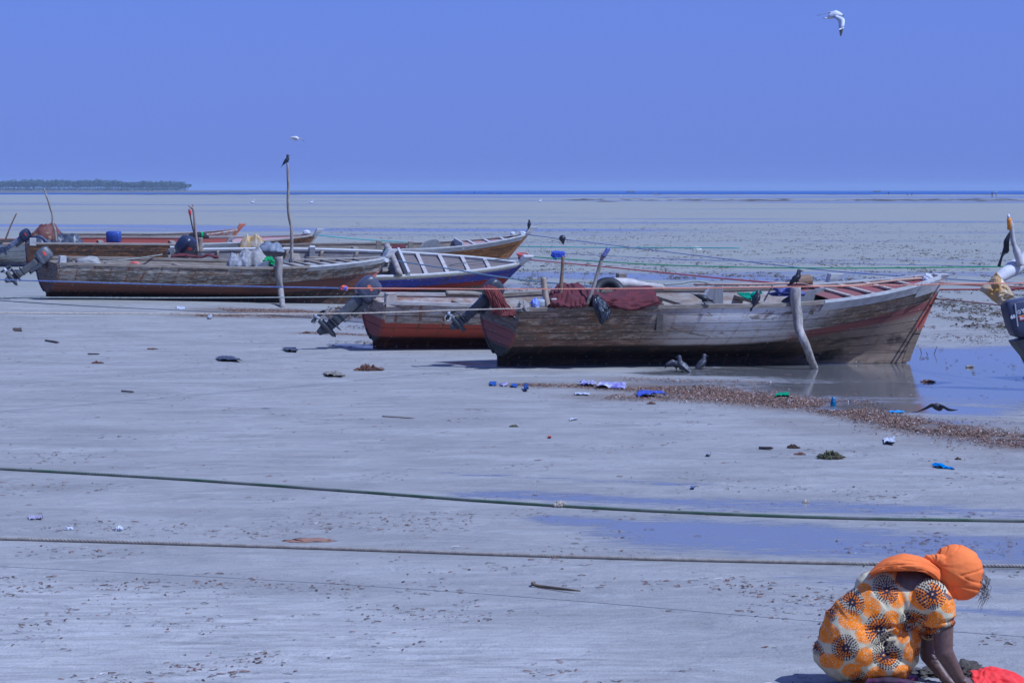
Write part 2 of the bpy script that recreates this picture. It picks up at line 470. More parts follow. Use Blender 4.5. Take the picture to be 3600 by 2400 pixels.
o = obj('far_wood', mb.v + tr.v, mb.f + [tuple(i + n0 for i in f) for f in tr.f],
        [mat('far_leaves', (.04, .075, .04), (.07, .11, .06), .3, .9), mat('far_bark', (.13, .11, .09))],
        mid=[0] * len(mb.f) + [1] * len(tr.f), smooth=False)
tag(o, 'hazy wood along the low headland on the left horizon', 'wood', kind='stuff')
# ============================================================ BOATS
def hullmat(name, top1, top2, peel, peel_k, lo, hi, bandc, bot, bot2, planks=7, rise=.25, rust=.3, old=(.05, .045, .035), peel_u=None, bowc=None, dark_u=None, band_u=None, grain=.5, seed=0.0):
    """weathered planking; U metres along, V keel(0)..gunwale(1)"""
    g = G(name)
    uv = g.co('UV'); s = g.sep(uv); U, Vv = s[0], s[1]
    U2 = g.ma('ADD', U, seed)
    def N(su, sv, sc=1.0, d=5, r=.65, di=0.0): return g.no(g.cmb(g.ma('MULTIPLY', U2, su), g.ma('MULTIPLY', Vv, sv), seed), sc, d, r, di)
    gr = N(1.1, 34, 1, 6, .7)
    pa = N(1.0, 4.0, 1.3, 6, .62, .3)
    pb = N(2.6, 7.0, 1.0, 6, .6, .5)
    c = g.mx(g.sm(pa, .36, .62), top1, top2)
    c = g.mx(g.ma('MULTIPLY', g.sm(gr, .42, .7), grain), c, old)
    pk = g.ma('MULTIPLY', g.sm(g.ma('ADD', pb, g.ma('MULTIPLY', g.ma('SUBTRACT', pa, .5), .8)), .59 - .28 * peel_k, .62 - .28 * peel_k), min(1, peel_k * 1.4))
    if dark_u: c = g.mx(g.ma('MULTIPLY', g.sm(g.ma('ADD', U, g.ma('MULTIPLY', pb, 1.6)), dark_u + .6, dark_u - .6), .60), c, g.mx(g.sm(gr, .4, .65), (.21, .145, .09), (.08, .058, .042)))
    if peel_u: pk = g.ma('MULTIPLY', pk, g.ma('MULTIPLY', g.sm(g.ma('ADD', U, g.ma('MULTIPLY', pa, 1.5)), peel_u[0], peel_u[0] + 1.4), g.sm(g.ma('ADD', U, g.ma('MULTIPLY', pa, 1.5)), peel_u[1], peel_u[1] - 1.6)))
    c = g.mx(pk, c, g.mx(g.sm(gr, .35, .7), peel, tuple(q * .86 for q in peel)))
    c = g.mx(g.ma('MULTIPLY', g.sm(N(1.1, 3.2, 1.2, 8, .74, .8), .59, .62), .72), c, g.mx(g.sm(gr, .4, .6), (.19, .105, .05), (.085, .055, .035)))
    g1 = N(5.0, 20, 1, 9, .8); g2 = N(1.7, 5.5, 1.0, 7, .7, .6)
    np_ = g.ma('SUBTRACT', 1.0, g.ma('MULTIPLY', pk, .8))
    c = g.mx(g.ma('MULTIPLY', np_, g.ma('MULTIPLY', g.sm(g2, .52, .60), .6)), c, (.25, .125, .05))
    c = g.mx(g.ma('MULTIPLY', np_, g.ma('MULTIPLY', g.sm(g1, .54, .62), .65)), c, old)
    c = g.mx(g.ma('MULTIPLY', g.sm(g1, .48, .42), .6), c, tuple(min(.62, q * 1.75) for q in top1))
    # boot line rising to the bow
    ve = g.ma('SUBTRACT', Vv, g.ma('MULTIPLY', g.sm(U, 3.2, 9.0), rise))
    ve = g.ma('ADD', ve, g.ma('MULTIPLY', g.ma('SUBTRACT', pa, .5), .05))
    bk = g.sm(ve, hi + .008, hi - .008)
    if band_u: bk = g.ma('MULTIPLY', bk, g.ma('ADD', .25, g.ma('MULTIPLY', g.sm(g.ma('ADD', U, g.ma('MULTIPLY', pb, 1.5)), band_u, band_u + .8), .75)))
    c = g.mx(bk, c, g.mx(g.ma('MULTIPLY', g.sm(pb, .5, .7), .55), bandc, tuple(q * .45 + .04 for q in bandc)))
    bb = g.mx(g.sm(pa, .35, .65), bot, bot2)
    bb = g.mx(g.ma('MULTIPLY', g.sm(gr, .45, .7), .6), bb, tuple(q * .4 for q in bot))
    bb = g.mx(g.ma('MULTIPLY', g.sm(g1, .46, .38), .45), bb, tuple(min(.4, q * 2.2 + .02) for q in bot2))
    if bowc: bb = g.mx(g.ma('MULTIPLY', g.sm(g.ma('ADD', U, g.ma('MULTIPLY', pb, 2.0)), 5.6, 7.4), g.sm(pa, .30, .52)), bb, bowc)
    c = g.mx(g.sm(ve, lo + .03, lo - .04), c, bb)
    # rust runs under the nails
    fu = g.ma('FRACT', g.ma('ADD', g.ma('MULTIPLY', U2, 2.6), g.ma('MULTIPLY', N(1, 1, 1, 2), .5)))
    st = g.ma('MULTIPLY', g.sm(g.ma('ABSOLUTE', g.ma('SUBTRACT', fu, .5)), .09, .02), g.sm(N(2.4, 15, 1.0, 5), .42, .56))
    c = g.mx(g.ma('MULTIPLY', st, rust), c, (.20, .075, .03))
    # nail heads
    nu = g.ma('ABSOLUTE', g.ma('SUBTRACT', g.ma('FRACT', g.ma('MULTIPLY', U2, 5.2)), .5))
    fv = g.ma('FRACT', g.ma('MULTIPLY', Vv, float(planks)))
    nvv = g.ma('ABSOLUTE', g.ma('SUBTRACT', fv, .2))
    nl = g.ma('MULTIPLY', g.sm(nu, .06, .03), g.sm(nvv, .09, .05))
    c = g.mx(g.ma('MULTIPLY', nl, g.ma('MULTIPLY', g.sm(pb, .48, .6), .7)), c, (.55, .54, .5))
    # plank seams
    seam = g.sm(g.ma('ABSOLUTE', g.ma('SUBTRACT', fv, .5)), .455, .492)
    seam = g.ma('MULTIPLY', seam, g.sm(N(1.5, 5, 1, 3), .3, .5))
    c = g.mx(g.ma('MULTIPLY', seam, .9), c, (.025, .02, .018))
    h = g.ma('SUBTRACT', g.ma('ADD', g.ma('MULTIPLY', gr, .5), g.ma('MULTIPLY', pk, .25)), g.ma('MULTIPLY', seam, 1.2))
    g.bump(h, .7, .012)
    return g.out(c, .78, .3)

PAINTW = mat('white_paint_worn', (.56, .55, .52), (.40, .38, .35), 4, .6, .3, (1, 5, 5), detail=6)
WOODG = mat('grey_wood', (.32, .27, .21), (.19, .15, .11), 3, .85, .6, (1.2, 9, 9), detail=6)
WOODB = mat('brown_wood', (.27, .17, .10), (.16, .10, .06), 3, .8, .6, (1.2, 9, 9), detail=6)
WOODD = mat('dark_wood', (.11, .09, .075), (.06, .05, .04), 3, .85, .6, (1.2, 9, 9))
POLEM = mat('pole_wood', (.40, .35, .29), (.20, .16, .12), 5, .85, .7, (4, 4, 1))
ROPET = mat('rope_tan', (.52, .45, .36), (.34, .28, .21), 30, .9)
ROPEB = mat('rope_blue', (.15, .20, .42), (.26, .31, .46), 20, .7)
ROPEO = mat('rope_orange', (.80, .27, .14), (.60, .30, .22), 20, .7)
ROPEG = mat('rope_green', (.03, .30, .09), (.10, .24, .10), 20, .7)
ROPEY = mat('rope_grey', (.33, .34, .30), (.20, .22, .19), 20, .8)
ROPER = mat('rope_red', (.62, .08, .07), (.50, .12, .10), 20, .7)
ROPEK = mat('rope_dark', (.10, .12, .13), (.16, .17, .18), 20, .8)

class Boat: pass
def boat(name, label, keel, yaw, heel, Lk, B, s0, sm, s1, rb, rs, hm, tm, stemm=None, inner=WOODG, rim=WOODG, rail=None,
         rail_u=(.60, 1.0), thwarts=(.22, .42, .6), tm2=None, deck=None, slats=0, slatm=PAINTW, bulk=None, trans_top=.9, head=.16, railh=.10, deck_u=.72, headm=None, cheek=False):
    b = Boat()
    p0 = gp(*keel)
    dr = Vector((math.cos(rad(yaw)), math.sin(rad(yaw)), 0))
    p1 = p0 + dr * Lk
    pitch = math.atan2(float(gz(p1.x, p1.y)) - p0.z, Lk)
    M = Matrix.Translation(p0) @ Matrix.Rotation(rad(yaw), 4, 'Z') @ Matrix.Rotation(-pitch, 4, 'Y') @ Matrix.Rotation(rad(heel), 4, 'X')
    r = thing(name, label, 'boat', p0, 'wooden fishing boats aground on the flats', M)
    b.r, b.M, b.L, b.dr, b.p0 = r, M, Lk, dr, p0
    def S(u):
        return sm + (s1 - sm) * max(0, (u - .45) / .55) ** 2.2 + (s0 - sm) * max(0, (.45 - u) / .45) ** 1.6
    def hb(u):
        if u < .38: f = 1 - .22 * ((.38 - u) / .38) ** 2
        else: f = max(0.0, 1 - ((u - .38) / .62) ** 2.3) ** .85
        return B / 2 * f
    def hp(u, v, side, inset=0.0):
        t = min(max((v - .165) / .835, 0), 1)
        gm = (1 - (1 - t) ** 2.5) ** .60 * (.90 + .10 * t)
        gb = v ** 1.05
        w = float(sstep(.45, 1.0, u))
        y = max(hb(u) * (gm * (1 - w) + gb * w), .035)
        y = max(y - inset, 0.0)
        xs_ = -rs * v; xb = Lk + rb * v ** 1.15
        return Vector((xs_ + (xb - xs_) * u, side * y, S(u) * v))
    b.hp, b.S, b.hb = hp, S, hb
    NU, NV = 56, 18
    mb = MB()
    us = [i / (NU - 1) for i in range(NU)]; vv = [j / (NV - 1) for j in range(NV)]
    for side in (-1, 1):
        V = [hp(u, v, side) for u in us for v in vv]
        uv = [(u * (Lk + rb), v) for u in us for v in vv]
        Fc = [(i * NV + j, (i + 1) * NV + j, (i + 1) * NV + j + 1, i * NV + j + 1) for i in range(NU - 1) for j in range(NV - 1)]
        if side > 0: Fc = [f[::-1] for f in Fc]
        mb.add(V, Fc, uv)
    # bottom strip
    V = []; 
    for u in us: V += [hp(u, 0, -1), hp(u, 0, 1)]
    mb.add(V, [(2 * i, 2 * i + 1, 2 * i + 3, 2 * i + 2) for i in range(NU - 1)], [(0, 0)] * len(V))
    mb.obj('hull', hm, r, space='local')
    # inner skin with sole
    mi = MB(); vi = [.36 + .64 * j / 7 for j in range(8)]
    usi = [.012 + .93 * i / (NU - 1) for i in range(NU)]
    for side in (-1, 1):
        V = [hp(u, v, side, .05) for u in usi for v in vi]
        Fc = [(i * 8 + j, i * 8 + j + 1, (i + 1) * 8 + j + 1, (i + 1) * 8 + j) for i in range(NU - 1) for j in range(7)]
        if side > 0: Fc = [f[::-1] for f in Fc]
        mi.add(V, Fc, [(u * Lk, v) for u in usi for v in vi])
    V = []
    for u in usi: V += [hp(u, .36, -1, .05), hp(u, .36, 1, .05)]
    mi.add(V, [(2 * i, 2 * i + 1, 2 * i + 3, 2 * i + 2) for i in range(NU - 1)], [(u * 3, 0.4) for u in usi for _ in (0, 1)])
    mi.obj('inner_planking', inner, r, space='local')
    # transom
    mt = MB(); vt = [j / 20 * trans_top for j in range(21)]
    for dx, flip in ((-.012, False), (.05, True)):
        V = []; uv = []
        for v in vt:
            for k in range(-4, 5):
                p = hp(0, v, 1); V.append(Vector((p.x + dx, p.y * k / 4 * (1.0 if not flip else .96), p.z))); uv.append((k / 4 * p.y + 5, v))
        Fc = [(j * 9 + k, j * 9 + k + 1, (j + 1) * 9 + k + 1, (j + 1) * 9 + k) for j in range(20) for k in range(8)]
        if not flip: Fc = [f[::-1] for f in Fc]
        mt.add(V, Fc, uv)
    a = hp(0, trans_top, 1); mt.box((a.x + .02, 0, a.z + .006), (.08, a.y * 1.94, .02))
    for sd in (-1, 1):
        mt.tube([hp(0, .2 + .8 * j / 12, sd) + Vector((-.01, sd * -.012, 0)) for j in range(13)], .03, 6)
    mt.obj('transom', tm, r, space='local')
    # gunwales
    for side in (-1, 1):
        V = []
        for i in range(NU):
            u = min(us[i], .985); p = hp(u, 1, side)
            for dy, dz in ((.022, -.02), (.022, .03), (-.07, .03), (-.07, -.02)):
                yy_ = max(p.y * side + dy, .0) * side
                V.append(Vector((p.x, yy_, p.z + dz + .004 * mnoise.noise(Vector((u * 30, side, 0))))))
        mgw = MB(); mgw.add(V, [(i * 4 + k, i * 4 + (k + 1) % 4, (i + 1) * 4 + (k + 1) % 4, (i + 1) * 4 + k) for i in range(NU - 1) for k in range(4)] + [(3, 2, 1, 0), tuple((NU - 1) * 4 + k for k in range(4))],
                            [(v.x, v.z) for v in V])
        mgw.obj('gunwale', rim, r, space='local', smooth=False)
        for (ra, rb_, rh, ro, rn) in ([(rail_u[0], min(rail_u[1], .992), railh, .036, 'rub_rail')] if rail else []) + ([(.925, .990, .20, .055, 'bow_cheek')] if cheek else []):
            V = []; n = 24
            for i in range(n):
                u = ra + (rb_ - ra) * i / (n - 1)
                for vq, of in ((1 - rh / S(u), .004), (1 - rh / S(u), ro), (1.0, ro), (1.035, ro - .006), (1.035, .0)):
                    p = hp(u, min(vq, 1), side); p.z = S(u) * vq
                    V.append(Vector((p.x, p.y + side * of, p.z)))
            mr = MB(); mr.add(V, [(i * 5 + k, i * 5 + (k + 1) % 5, (i + 1) * 5 + (k + 1) % 5, (i + 1) * 5 + k) for i in range(n - 1) for k in range(5)] + [(4, 3, 2, 1, 0), tuple((n - 1) * 5 + k for k in range(5))],
                              [(v.x, v.z) for v in V])
            mr.obj(rn, rail, r, space='local', smooth=False)
    # stem with its head
    ms = MB(); rings = []
    for j in range(16):
        v = .02 + (1.0 + head - .02) * j / 15
        x = Lk + rb * v ** 1.15; z = S(1) * v
        wd = .045 + (.035 * float(sstep(.95, 1.05, v)))
        ex = .05 * float(sstep(1.0, 1.0 + head, v))
        rings.append([Vector((x - .09 - ex, -wd, z)), Vector((x + .055 + ex, -wd * .7, z)), Vector((x + .055 + ex, wd * .7, z)), Vector((x - .09 - ex, wd, z))])
    mh = MB().loft([[p + Vector((0, math.copysign(.004, p.y), 0)) for p in r_] for r_ in rings[12:]]); mh.obj('stem_head', headm or PAINTW, r, space='local', smooth=False)
    ms.loft(rings[:13]); ms.uv = [(v.x, v.z / S(1)) for v in ms.v]
    ms.obj('stem', stemm or rim, r, space='local', smooth=False)
    # thwarts
    for u in thwarts:
        y = hb(u) - .06
        x = (Lk + rb) * u
        MB().box((x, 0, S(u) - .11), (.16, 2 * y, .045)).obj('thwart', WOODG, r, space='local', smooth=False)
    if deck:
        V = []; n = 20; uv = []
        for i in range(n):
            u = deck_u + (.975 - deck_u) * i / (n - 1)
            for k in range(-3, 4):
                y = (hb(u) - .055) * k / 3
                p = hp(u, 1, 1); V.append(Vector((p.x, y, p.z - .035 + .03 * (1 - abs(k / 3) ** 2)))); uv.append((p.x, y))
        md = MB(); md.add(V, [(i * 7 + k, (i + 1) * 7 + k, (i + 1) * 7 + k + 1, i * 7 + k + 1) for i in range(n - 1) for k in range(6)], uv)
        md.obj('foredeck', deck, r, space='local')
        for q in range(slats):
            u = deck_u + (.95 - deck_u) * (q + .8) / (slats + .6)
            p = hp(u, 1, 1); y = hb(u) - .03
            MB().box((p.x, 0, p.z + .012), (.09, 2 * y, .03)).obj('deck_slat', slatm, r, space='local', smooth=False)
    if bulk:
        u = deck_u; p = hp(u, 1, 1); y = hb(u) + .02
        MB().box((p.x - .02, 0, p.z + .02), (.06, 2 * y, .20)).obj('coaming', bulk, r, space='local', smooth=False)
    return b
def bpart(b, name, mb, mt, **k):
    return mb.obj(name, mt, b.r, space='local', **k)
def post(b, u, side, w=.10, h=.22, m=WOODG, down=.35, inb=.06):
    """timber head standing above the gunwale"""
    p = b.hp(u, 1, side)
    mb = MB().box((p.x, p.y - side * inb, p.z + h / 2 - down / 2), (w, w * .9, h + down))
    return bpart(b, 'timber_head', mb, m, smooth=False)
def on(b, px, py, off=0.0):
    """world point seen at px,py on the vertical plane through the boat's axis, off metres to the far side"""
    n = Vector((-b.dr.y, b.dr.x, 0)); q = b.p0 + n * off
    d = at(px, py, 1.0) - Vector((0, 0, CH))
    C0 = Vector((0, 0, CH)); t = (q - C0).dot(n) / d.dot(n)
    return C0 + d * t

# the near grey boat
B1 = boat('fishing_boat', 'nearest weathered boat with flaking grey and white planks, heaped with dark red nets', (1752, 1287), 22, 5.5, 6.9, 1.95, .94, 1.03, 1.37, .56, .04,
          hullmat('planks_near', (.34, .265, .185), (.20, .145, .09), (.84, .80, .74), 1.1, .40, .52, (.24, .085, .07), (.030, .024, .018), (.075, .042, .026), 8, .26, .3, seed=1.5, peel_u=(2.6, 6.5), dark_u=3.0, band_u=5.2, bowc=(.27, .20, .14)),
          hullmat('transom_near', (.16, .13, .10), (.10, .08, .06), (.26, .22, .18), .3, .36, .66, (.24, .085, .065), (.035, .05, .022), (.10, .07, .05), 8, 0, .2, seed=4),
          stemm=hullmat('stem_near', (.28, .22, .16), (.2, .12, .08), (.5, .45, .4), .3, .40, .80, (.42, .11, .07), (.22, .16, .11), (.16, .13, .09), 3, 0, .3, seed=9),
          inner=mat('inner_pale', (.46, .42, .37), (.30, .22, .16), 3, .85, .5, (1, 4, 4)), rail=PAINTW, rail_u=(.66, 1.0), thwarts=(.15, .40, .58), deck=mat('deck_red', (.30, .07, .06), (.20, .09, .07), 3, .7), slats=4, slatm=ROPET, bulk=None, trans_top=.83, head=.03, railh=.13, deck_u=.70, cheek=True)
# red-bottomed boat behind it
B2 = boat('fishing_boat', 'boat with bright red-brown bottom and rust-streaked grey topsides, half hidden by the nearest boat', (1315, 1226), 18, 3.5, 7.6, 1.9, .83, .79, 1.13, .55, .04,
          hullmat('planks_red', (.50, .43, .34), (.38, .31, .24), (.22, .16, .11), .12, .30, .60, (.36, .075, .045), (.085, .028, .02), (.12, .04, .028), 4, .1, .95, grain=.3, seed=7.2),
          hullmat('transom_red', (.36, .30, .24), (.28, .22, .17), (.2, .15, .1), .15, .26, .66, (.28, .075, .05), (.05, .06, .03), (.10, .06, .04), 4, 0, .3, seed=3),
          inner=mat('inner_rusty', (.48, .43, .38), (.28, .14, .08), 4, .85, .4, (1, 3, 3)), rim=mat('rim_pale', (.52, .48, .43), (.36, .32, .27), 5, .8, .4, (1, 8, 8)), thwarts=(.2, .5), deck=mat('deck_pink', (.48, .16, .13), (.40, .22, .18), 3, .7), deck_u=.66, trans_top=.97, head=.14)
# grey boat on the left
B3 = boat('fishing_boat', 'grey rust-streaked boat with brown bottom at left, propped by a thick upright log', (165, 1050), 31, 4.5, 7.55, 1.75, .83, .85, 1.09, .70, .05,
          hullmat('planks_grey', (.46, .40, .31), (.26, .21, .15), (.09, .075, .055), .42, .20, .50, (.16, .07, .05), (.028, .02, .016), (.085, .05, .035), 5, .22, .85, seed=12),
          hullmat('transom_grey', (.20, .165, .13), (.14, .11, .08), (.28, .25, .21), .2, .2, .45, (.15, .075, .055), (.06, .045, .03), (.12, .08, .06), 5, 0, .4, seed=14),
          stemm=hullmat('stem_grey', (.30, .28, .25), (.24, .2, .16), (.1, .08, .06), .2, .3, .72, (.42, .16, .11), (.1, .07, .05), (.1, .07, .05), 3, 0, .3, seed=19),
          rail=PAINTW, rail_u=(.72, 1.0), thwarts=(.2, .4), deck=mat('deck_grey', (.40, .38, .35), (.28, .26, .24), 5, .8, .4, (1, 8, 1)), slats=6, slatm=WOODG, trans_top=.98, head=.2, deck_u=.66)
# blue boat
B4 = boat('fishing_boat', 'blue boat with a red and cream bottom and white gunwale, tipped on its near side', (600, 1041), 12, 18.5, 7.7, 1.95, .88, .91, 1.0, .78, .05,
          hullmat('planks_blue', (.065, .075, .42), (.055, .06, .30), (.30, .27, .25), .05, .34, .50, (.30, .045, .03), (.26, .235, .18), (.10, .085, .06), 5, .16, .1, grain=.15, seed=22),
          WOODG, stemm=hullmat('stem_blue', (.055, .06, .23), (.05, .05, .18), (.4, .4, .4), .06, .40, .60, (.30, .05, .04), (.24, .2, .15), (.15, .12, .09), 3, 0, .1, seed=19),
          inner=mat('inner_grey', (.34, .31, .28), (.20, .18, .16), 3, .85, .5, (1, 6, 6)), rim=mat('rim_white', (.60, .60, .57), (.42, .38, .33), 6, .7, .3, (1, 9, 9)), rail=mat('rim_cream', (.55, .55, .47), (.40, .34, .26), 6, .7, .3, (1, 9, 9)), rail_u=(.5, 1.0), railh=.07,
          thwarts=(.2, .36), deck=mat('deck_plank', (.21, .165, .14), (.13, .11, .10), 3, .85, .5, (1.2, 12, 1)), slats=4, slatm=mat('slat_pale', (.50, .46, .42), (.38, .34, .3), 6, .8), bulk=PAINTW, deck_u=.66, head=.20)
# orange-brown boat
B5 = boat('fishing_boat', 'orange-brown varnished boat with a long white rail behind the blue boat', (1000, 975), 12, 5, 6.7, 1.8, .95, .95, 1.30, 1.0, .05,
          hullmat('planks_orange', (.44, .19, .05), (.32, .14, .045), (.10, .06, .03), .22, .2, .3, (.25, .06, .04), (.15, .05, .03), (.1, .05, .04), 4, .1, .2, grain=.35, seed=31),
          WOODB, stemm=mat('stem_orange', (.30, .13, .05), (.22, .09, .04), 5), rail=PAINTW, rail_u=(.46, 1.0), railh=.15, thwarts=(.3,), deck=mat('deck_rose', (.45, .22, .2), (.36, .25, .22), 5), deck_u=.72, slats=3, bulk=PAINTW, head=.20)
# brown boat with red inside
B6 = boat('fishing_boat', 'long brown-stained boat with dark red bottom and red inside, second row at left', (100, 953), 15, 6, 8.5, 1.9, .98, 1.02, 1.27, .8, .05,
          hullmat('planks_brown', (.34, .155, .06), (.22, .12, .06), (.075, .06, .045), .45, .18, .42, (.20, .035, .028), (.16, .03, .025), (.1, .03, .025), 4, .18, .1, grain=.4, seed=41),
          hullmat('transom_brown', (.24, .13, .08), (.2, .11, .07), (.3, .25, .2), .2, .2, .42, (.22, .04, .03), (.16, .03, .025), (.1, .03, .02), 3, 0, .1, seed=44),
          inner=mat('inner_red', (.36, .07, .05), (.28, .09, .06), 4, .75), rim=mat('rim_drift', (.42, .37, .31), (.30, .25, .20), 5, .8, .4, (1, 8, 8)), rail=PAINTW, rail_u=(.58, .73), railh=.16, thwarts=(.25, .5), deck=mat('deck_rosy', (.50, .24, .22), (.42, .3, .27), 5), deck_u=.70, head=.16)
# far rusty white one
B7 = boat('fishing_boat', 'farthest boat with rust-stained white and orange upper planks and an orange bow tip', (150, 922), 12, 4, 6.3, 1.8, .95, .98, 1.28, .8, .05,
          hullmat('planks_rusty', (.50, .46, .42), (.38, .30, .24), (.30, .12, .05), .55, .3, .4, (.4, .1, .06), (.3, .08, .05), (.2, .08, .05), 3, .1, .9, seed=51),
          WOODG, stemm=mat('stem_bright_orange', (.62, .17, .08), (.5, .22, .15), 5), rail=mat('rail_rust', (.52, .48, .44), (.45, .17, .08), 7, .8), rail_u=(.62, 1.0), railh=.28, thwarts=(.3,), deck=WOODG, head=.17, headm=mat('stem_bright_orange', (.62, .17, .08)))
# pale boat leaving the left edge
B8 = boat('fishing_boat', 'white-hulled boat with faint grey planks cut off by the left edge', (-520, 938), 5, 5, 7.2, 1.8, .85, .86, .95, .4, .05,
          hullmat('planks_white', (.56, .57, .56), (.48, .49, .49), (.36, .34, .32), .12, .08, .12, (.3, .3, .3), (.2, .2, .2), (.15, .15, .15), 3, 0, .1, grain=.15, seed=61),
          PAINTW, rim=mat('rim_orange', (.55, .33, .22), (.4, .3, .22), 9), inner=WOODD, rail=None, thwarts=(.3, .6), head=.05)
# boat off the right edge that carries the big motor
B9 = boat('fishing_boat', 'boat just beyond the right edge that carries the large motor', (3752, 1345), 22, 3, 6.6, 1.9, 1.0, .98, 1.3, .5, .04,
          bpy.data.materials['planks_red'], bpy.data.materials['transom_near'], rail=PAINTW)

# timber heads and fittings that stand on the gunwales
post(B1, .018, -1, .10, .09, WOODG, .05); post(B1, .315, 1, .13, .26); post(B1, .29, -1, .10, .05, WOODD)
post(B1, .02, 1, .10, .08)
post(B2, .012, -1, .17, .16, mat('timber_pale', (.50, .43, .36), (.38, .3, .24), 6), .06); post(B2, .42, 1, .12, .08)
post(B3, .012, -1, .14, .17, PAINTW, .06); post(B4, .09, 1, .13, .14, PAINTW); post(B4, .01, 1, .1, .12, PAINTW)
post(B4, .41, 1, .13, .10, PAINTW)
post(B5, .37, -1, .15, .28); post(B5, .50, -1, .15, .24)
post(B6, .012, -1, .2, .16, PAINTW, .06); post(B7, .52, -1, .28, .16, WOODD); post(B7, .33, -1, .2, .2, WOODG)
# broad curved coamings (seat backs) across the boats
def arch(b, u, w, h, th, m, skew=0.0, name='backboard', flat=.0):
    """upright board across the boat with a rounded top, tipped so its face looks at the shore"""
    mb = MB(); n = 26; p = b.hp(u, 1, 1)
    V = []
    for dx in (-th / 2, th / 2):
        for i in range(n):
            t = -1 + 2 * i / (n - 1)
            z = h * (1 - abs(t) ** 3.2) ** .5
            V.append(Vector((p.x + dx + skew * t * w / 2, t * w / 2, p.z - .1 + z))); V.append(Vector((p.x + dx + skew * t * w / 2, t * w / 2, p.z - .25)))
    Fc = [(2 * i, 2 * i + 2, 2 * i + 3, 2 * i + 1) for i in range(n - 1)] + [(2 * n + 2 * i + 1, 2 * n + 2 * i + 3, 2 * n + 2 * i + 2, 2 * n + 2 * i) for i in range(n - 1)] + [(2 * i, 2 * n + 2 * i, 2 * n + 2 * i + 2, 2 * i + 2) for i in range(n - 1)]
    mb.add(V, Fc, [(v.y, v.z) for v in V])
    return bpart(b, name, mb, m, smooth=False)
SLATE = mat('slate_board', (.20, .195, .20), (.15, .15, .16), 8, .8)
arch(B1, .465, 1.35, .28, .05, SLATE, .75); arch(B1, .70, 1.6, .17, .05, SLATE, 1.3)
arch(B5, .60, 1.2, .28, .05, SLATE, .7); arch(B3, .66, 1.55, .20, .05, mat('board_slate_blue', (.17, .18, .22), (.13, .14, .17), 5), 1.2)
arch(B6, .70, 1.1, .18, .05, SLATE, .4)
# stringers showing inside the blue boat
for k, (ua, ub, v) in enumerate([(.40, .64, .78), (.30, .66, .58)]):
    MBs = MB().tube([b_ for b_ in [B4.hp(ua + (ub - ua) * i / 10, v, 1, .09) + Vector((0, 0, .03 * math.sin(i * 1.3))) for i in range(11)]], [.045] * 11, 6)
    bpart(B4, 'stringer', MBs, WOODG)
for u in (.14, .24, .34, .44, .54):
    bpart(B4, 'rib', MB().tube([B4.hp(u, .4 + .6 * j / 6, 1, .075) for j in range(7)], .035, 5), WOODG)

# ---- the air
g = G('haze_air')
for l in list(g.t.links):
    if l.to_node.type == 'OUTPUT_MATERIAL': g.t.links.remove(l)
pv = g.n('ShaderNodeVolumePrincipled', {'Color': (.66, .80, 1.0), 'Density': 0.00015, 'Anisotropy': 0.0})
g.t.links.new(pv.outputs[0], [n for n in g.t.nodes if n.type == 'OUTPUT_MATERIAL'][0].inputs['Volume'])
o = MB().box((0, 4550, 8.2), (19000, 9300, 20)).obj('haze', g.m, smooth=False, uv=None); tag(o, kind='stuff', label='pale sea haze lying over the flats', cat='haze')
# ============================================================ THINGS ON AND ROUND THE BOATS
def offs(b, P):
    return (P - b.p0).dot(Vector((-b.dr.y, b.dr.x, 0)))
def gun(b, px, side=-1):
    best = None
    for i in range(121):
        P = b.M @ b.hp(i / 120, 1, side); q = 1800 + P.x / P.y * F
        if best is None or abs(q - px) < best[0]: best = (abs(q - px), P)
    return best[1]
def nr(b, px, py, e=0.0, side=-1):
    """point at px,py on the plane of the near (or far) gunwale, e metres further out"""
    return on(b, px, py, offs(b, gun(b, px, side)) + side * e)
def tagged(o, label, cat, group=None, kind=None): return tag(o, label, cat, group, kind)

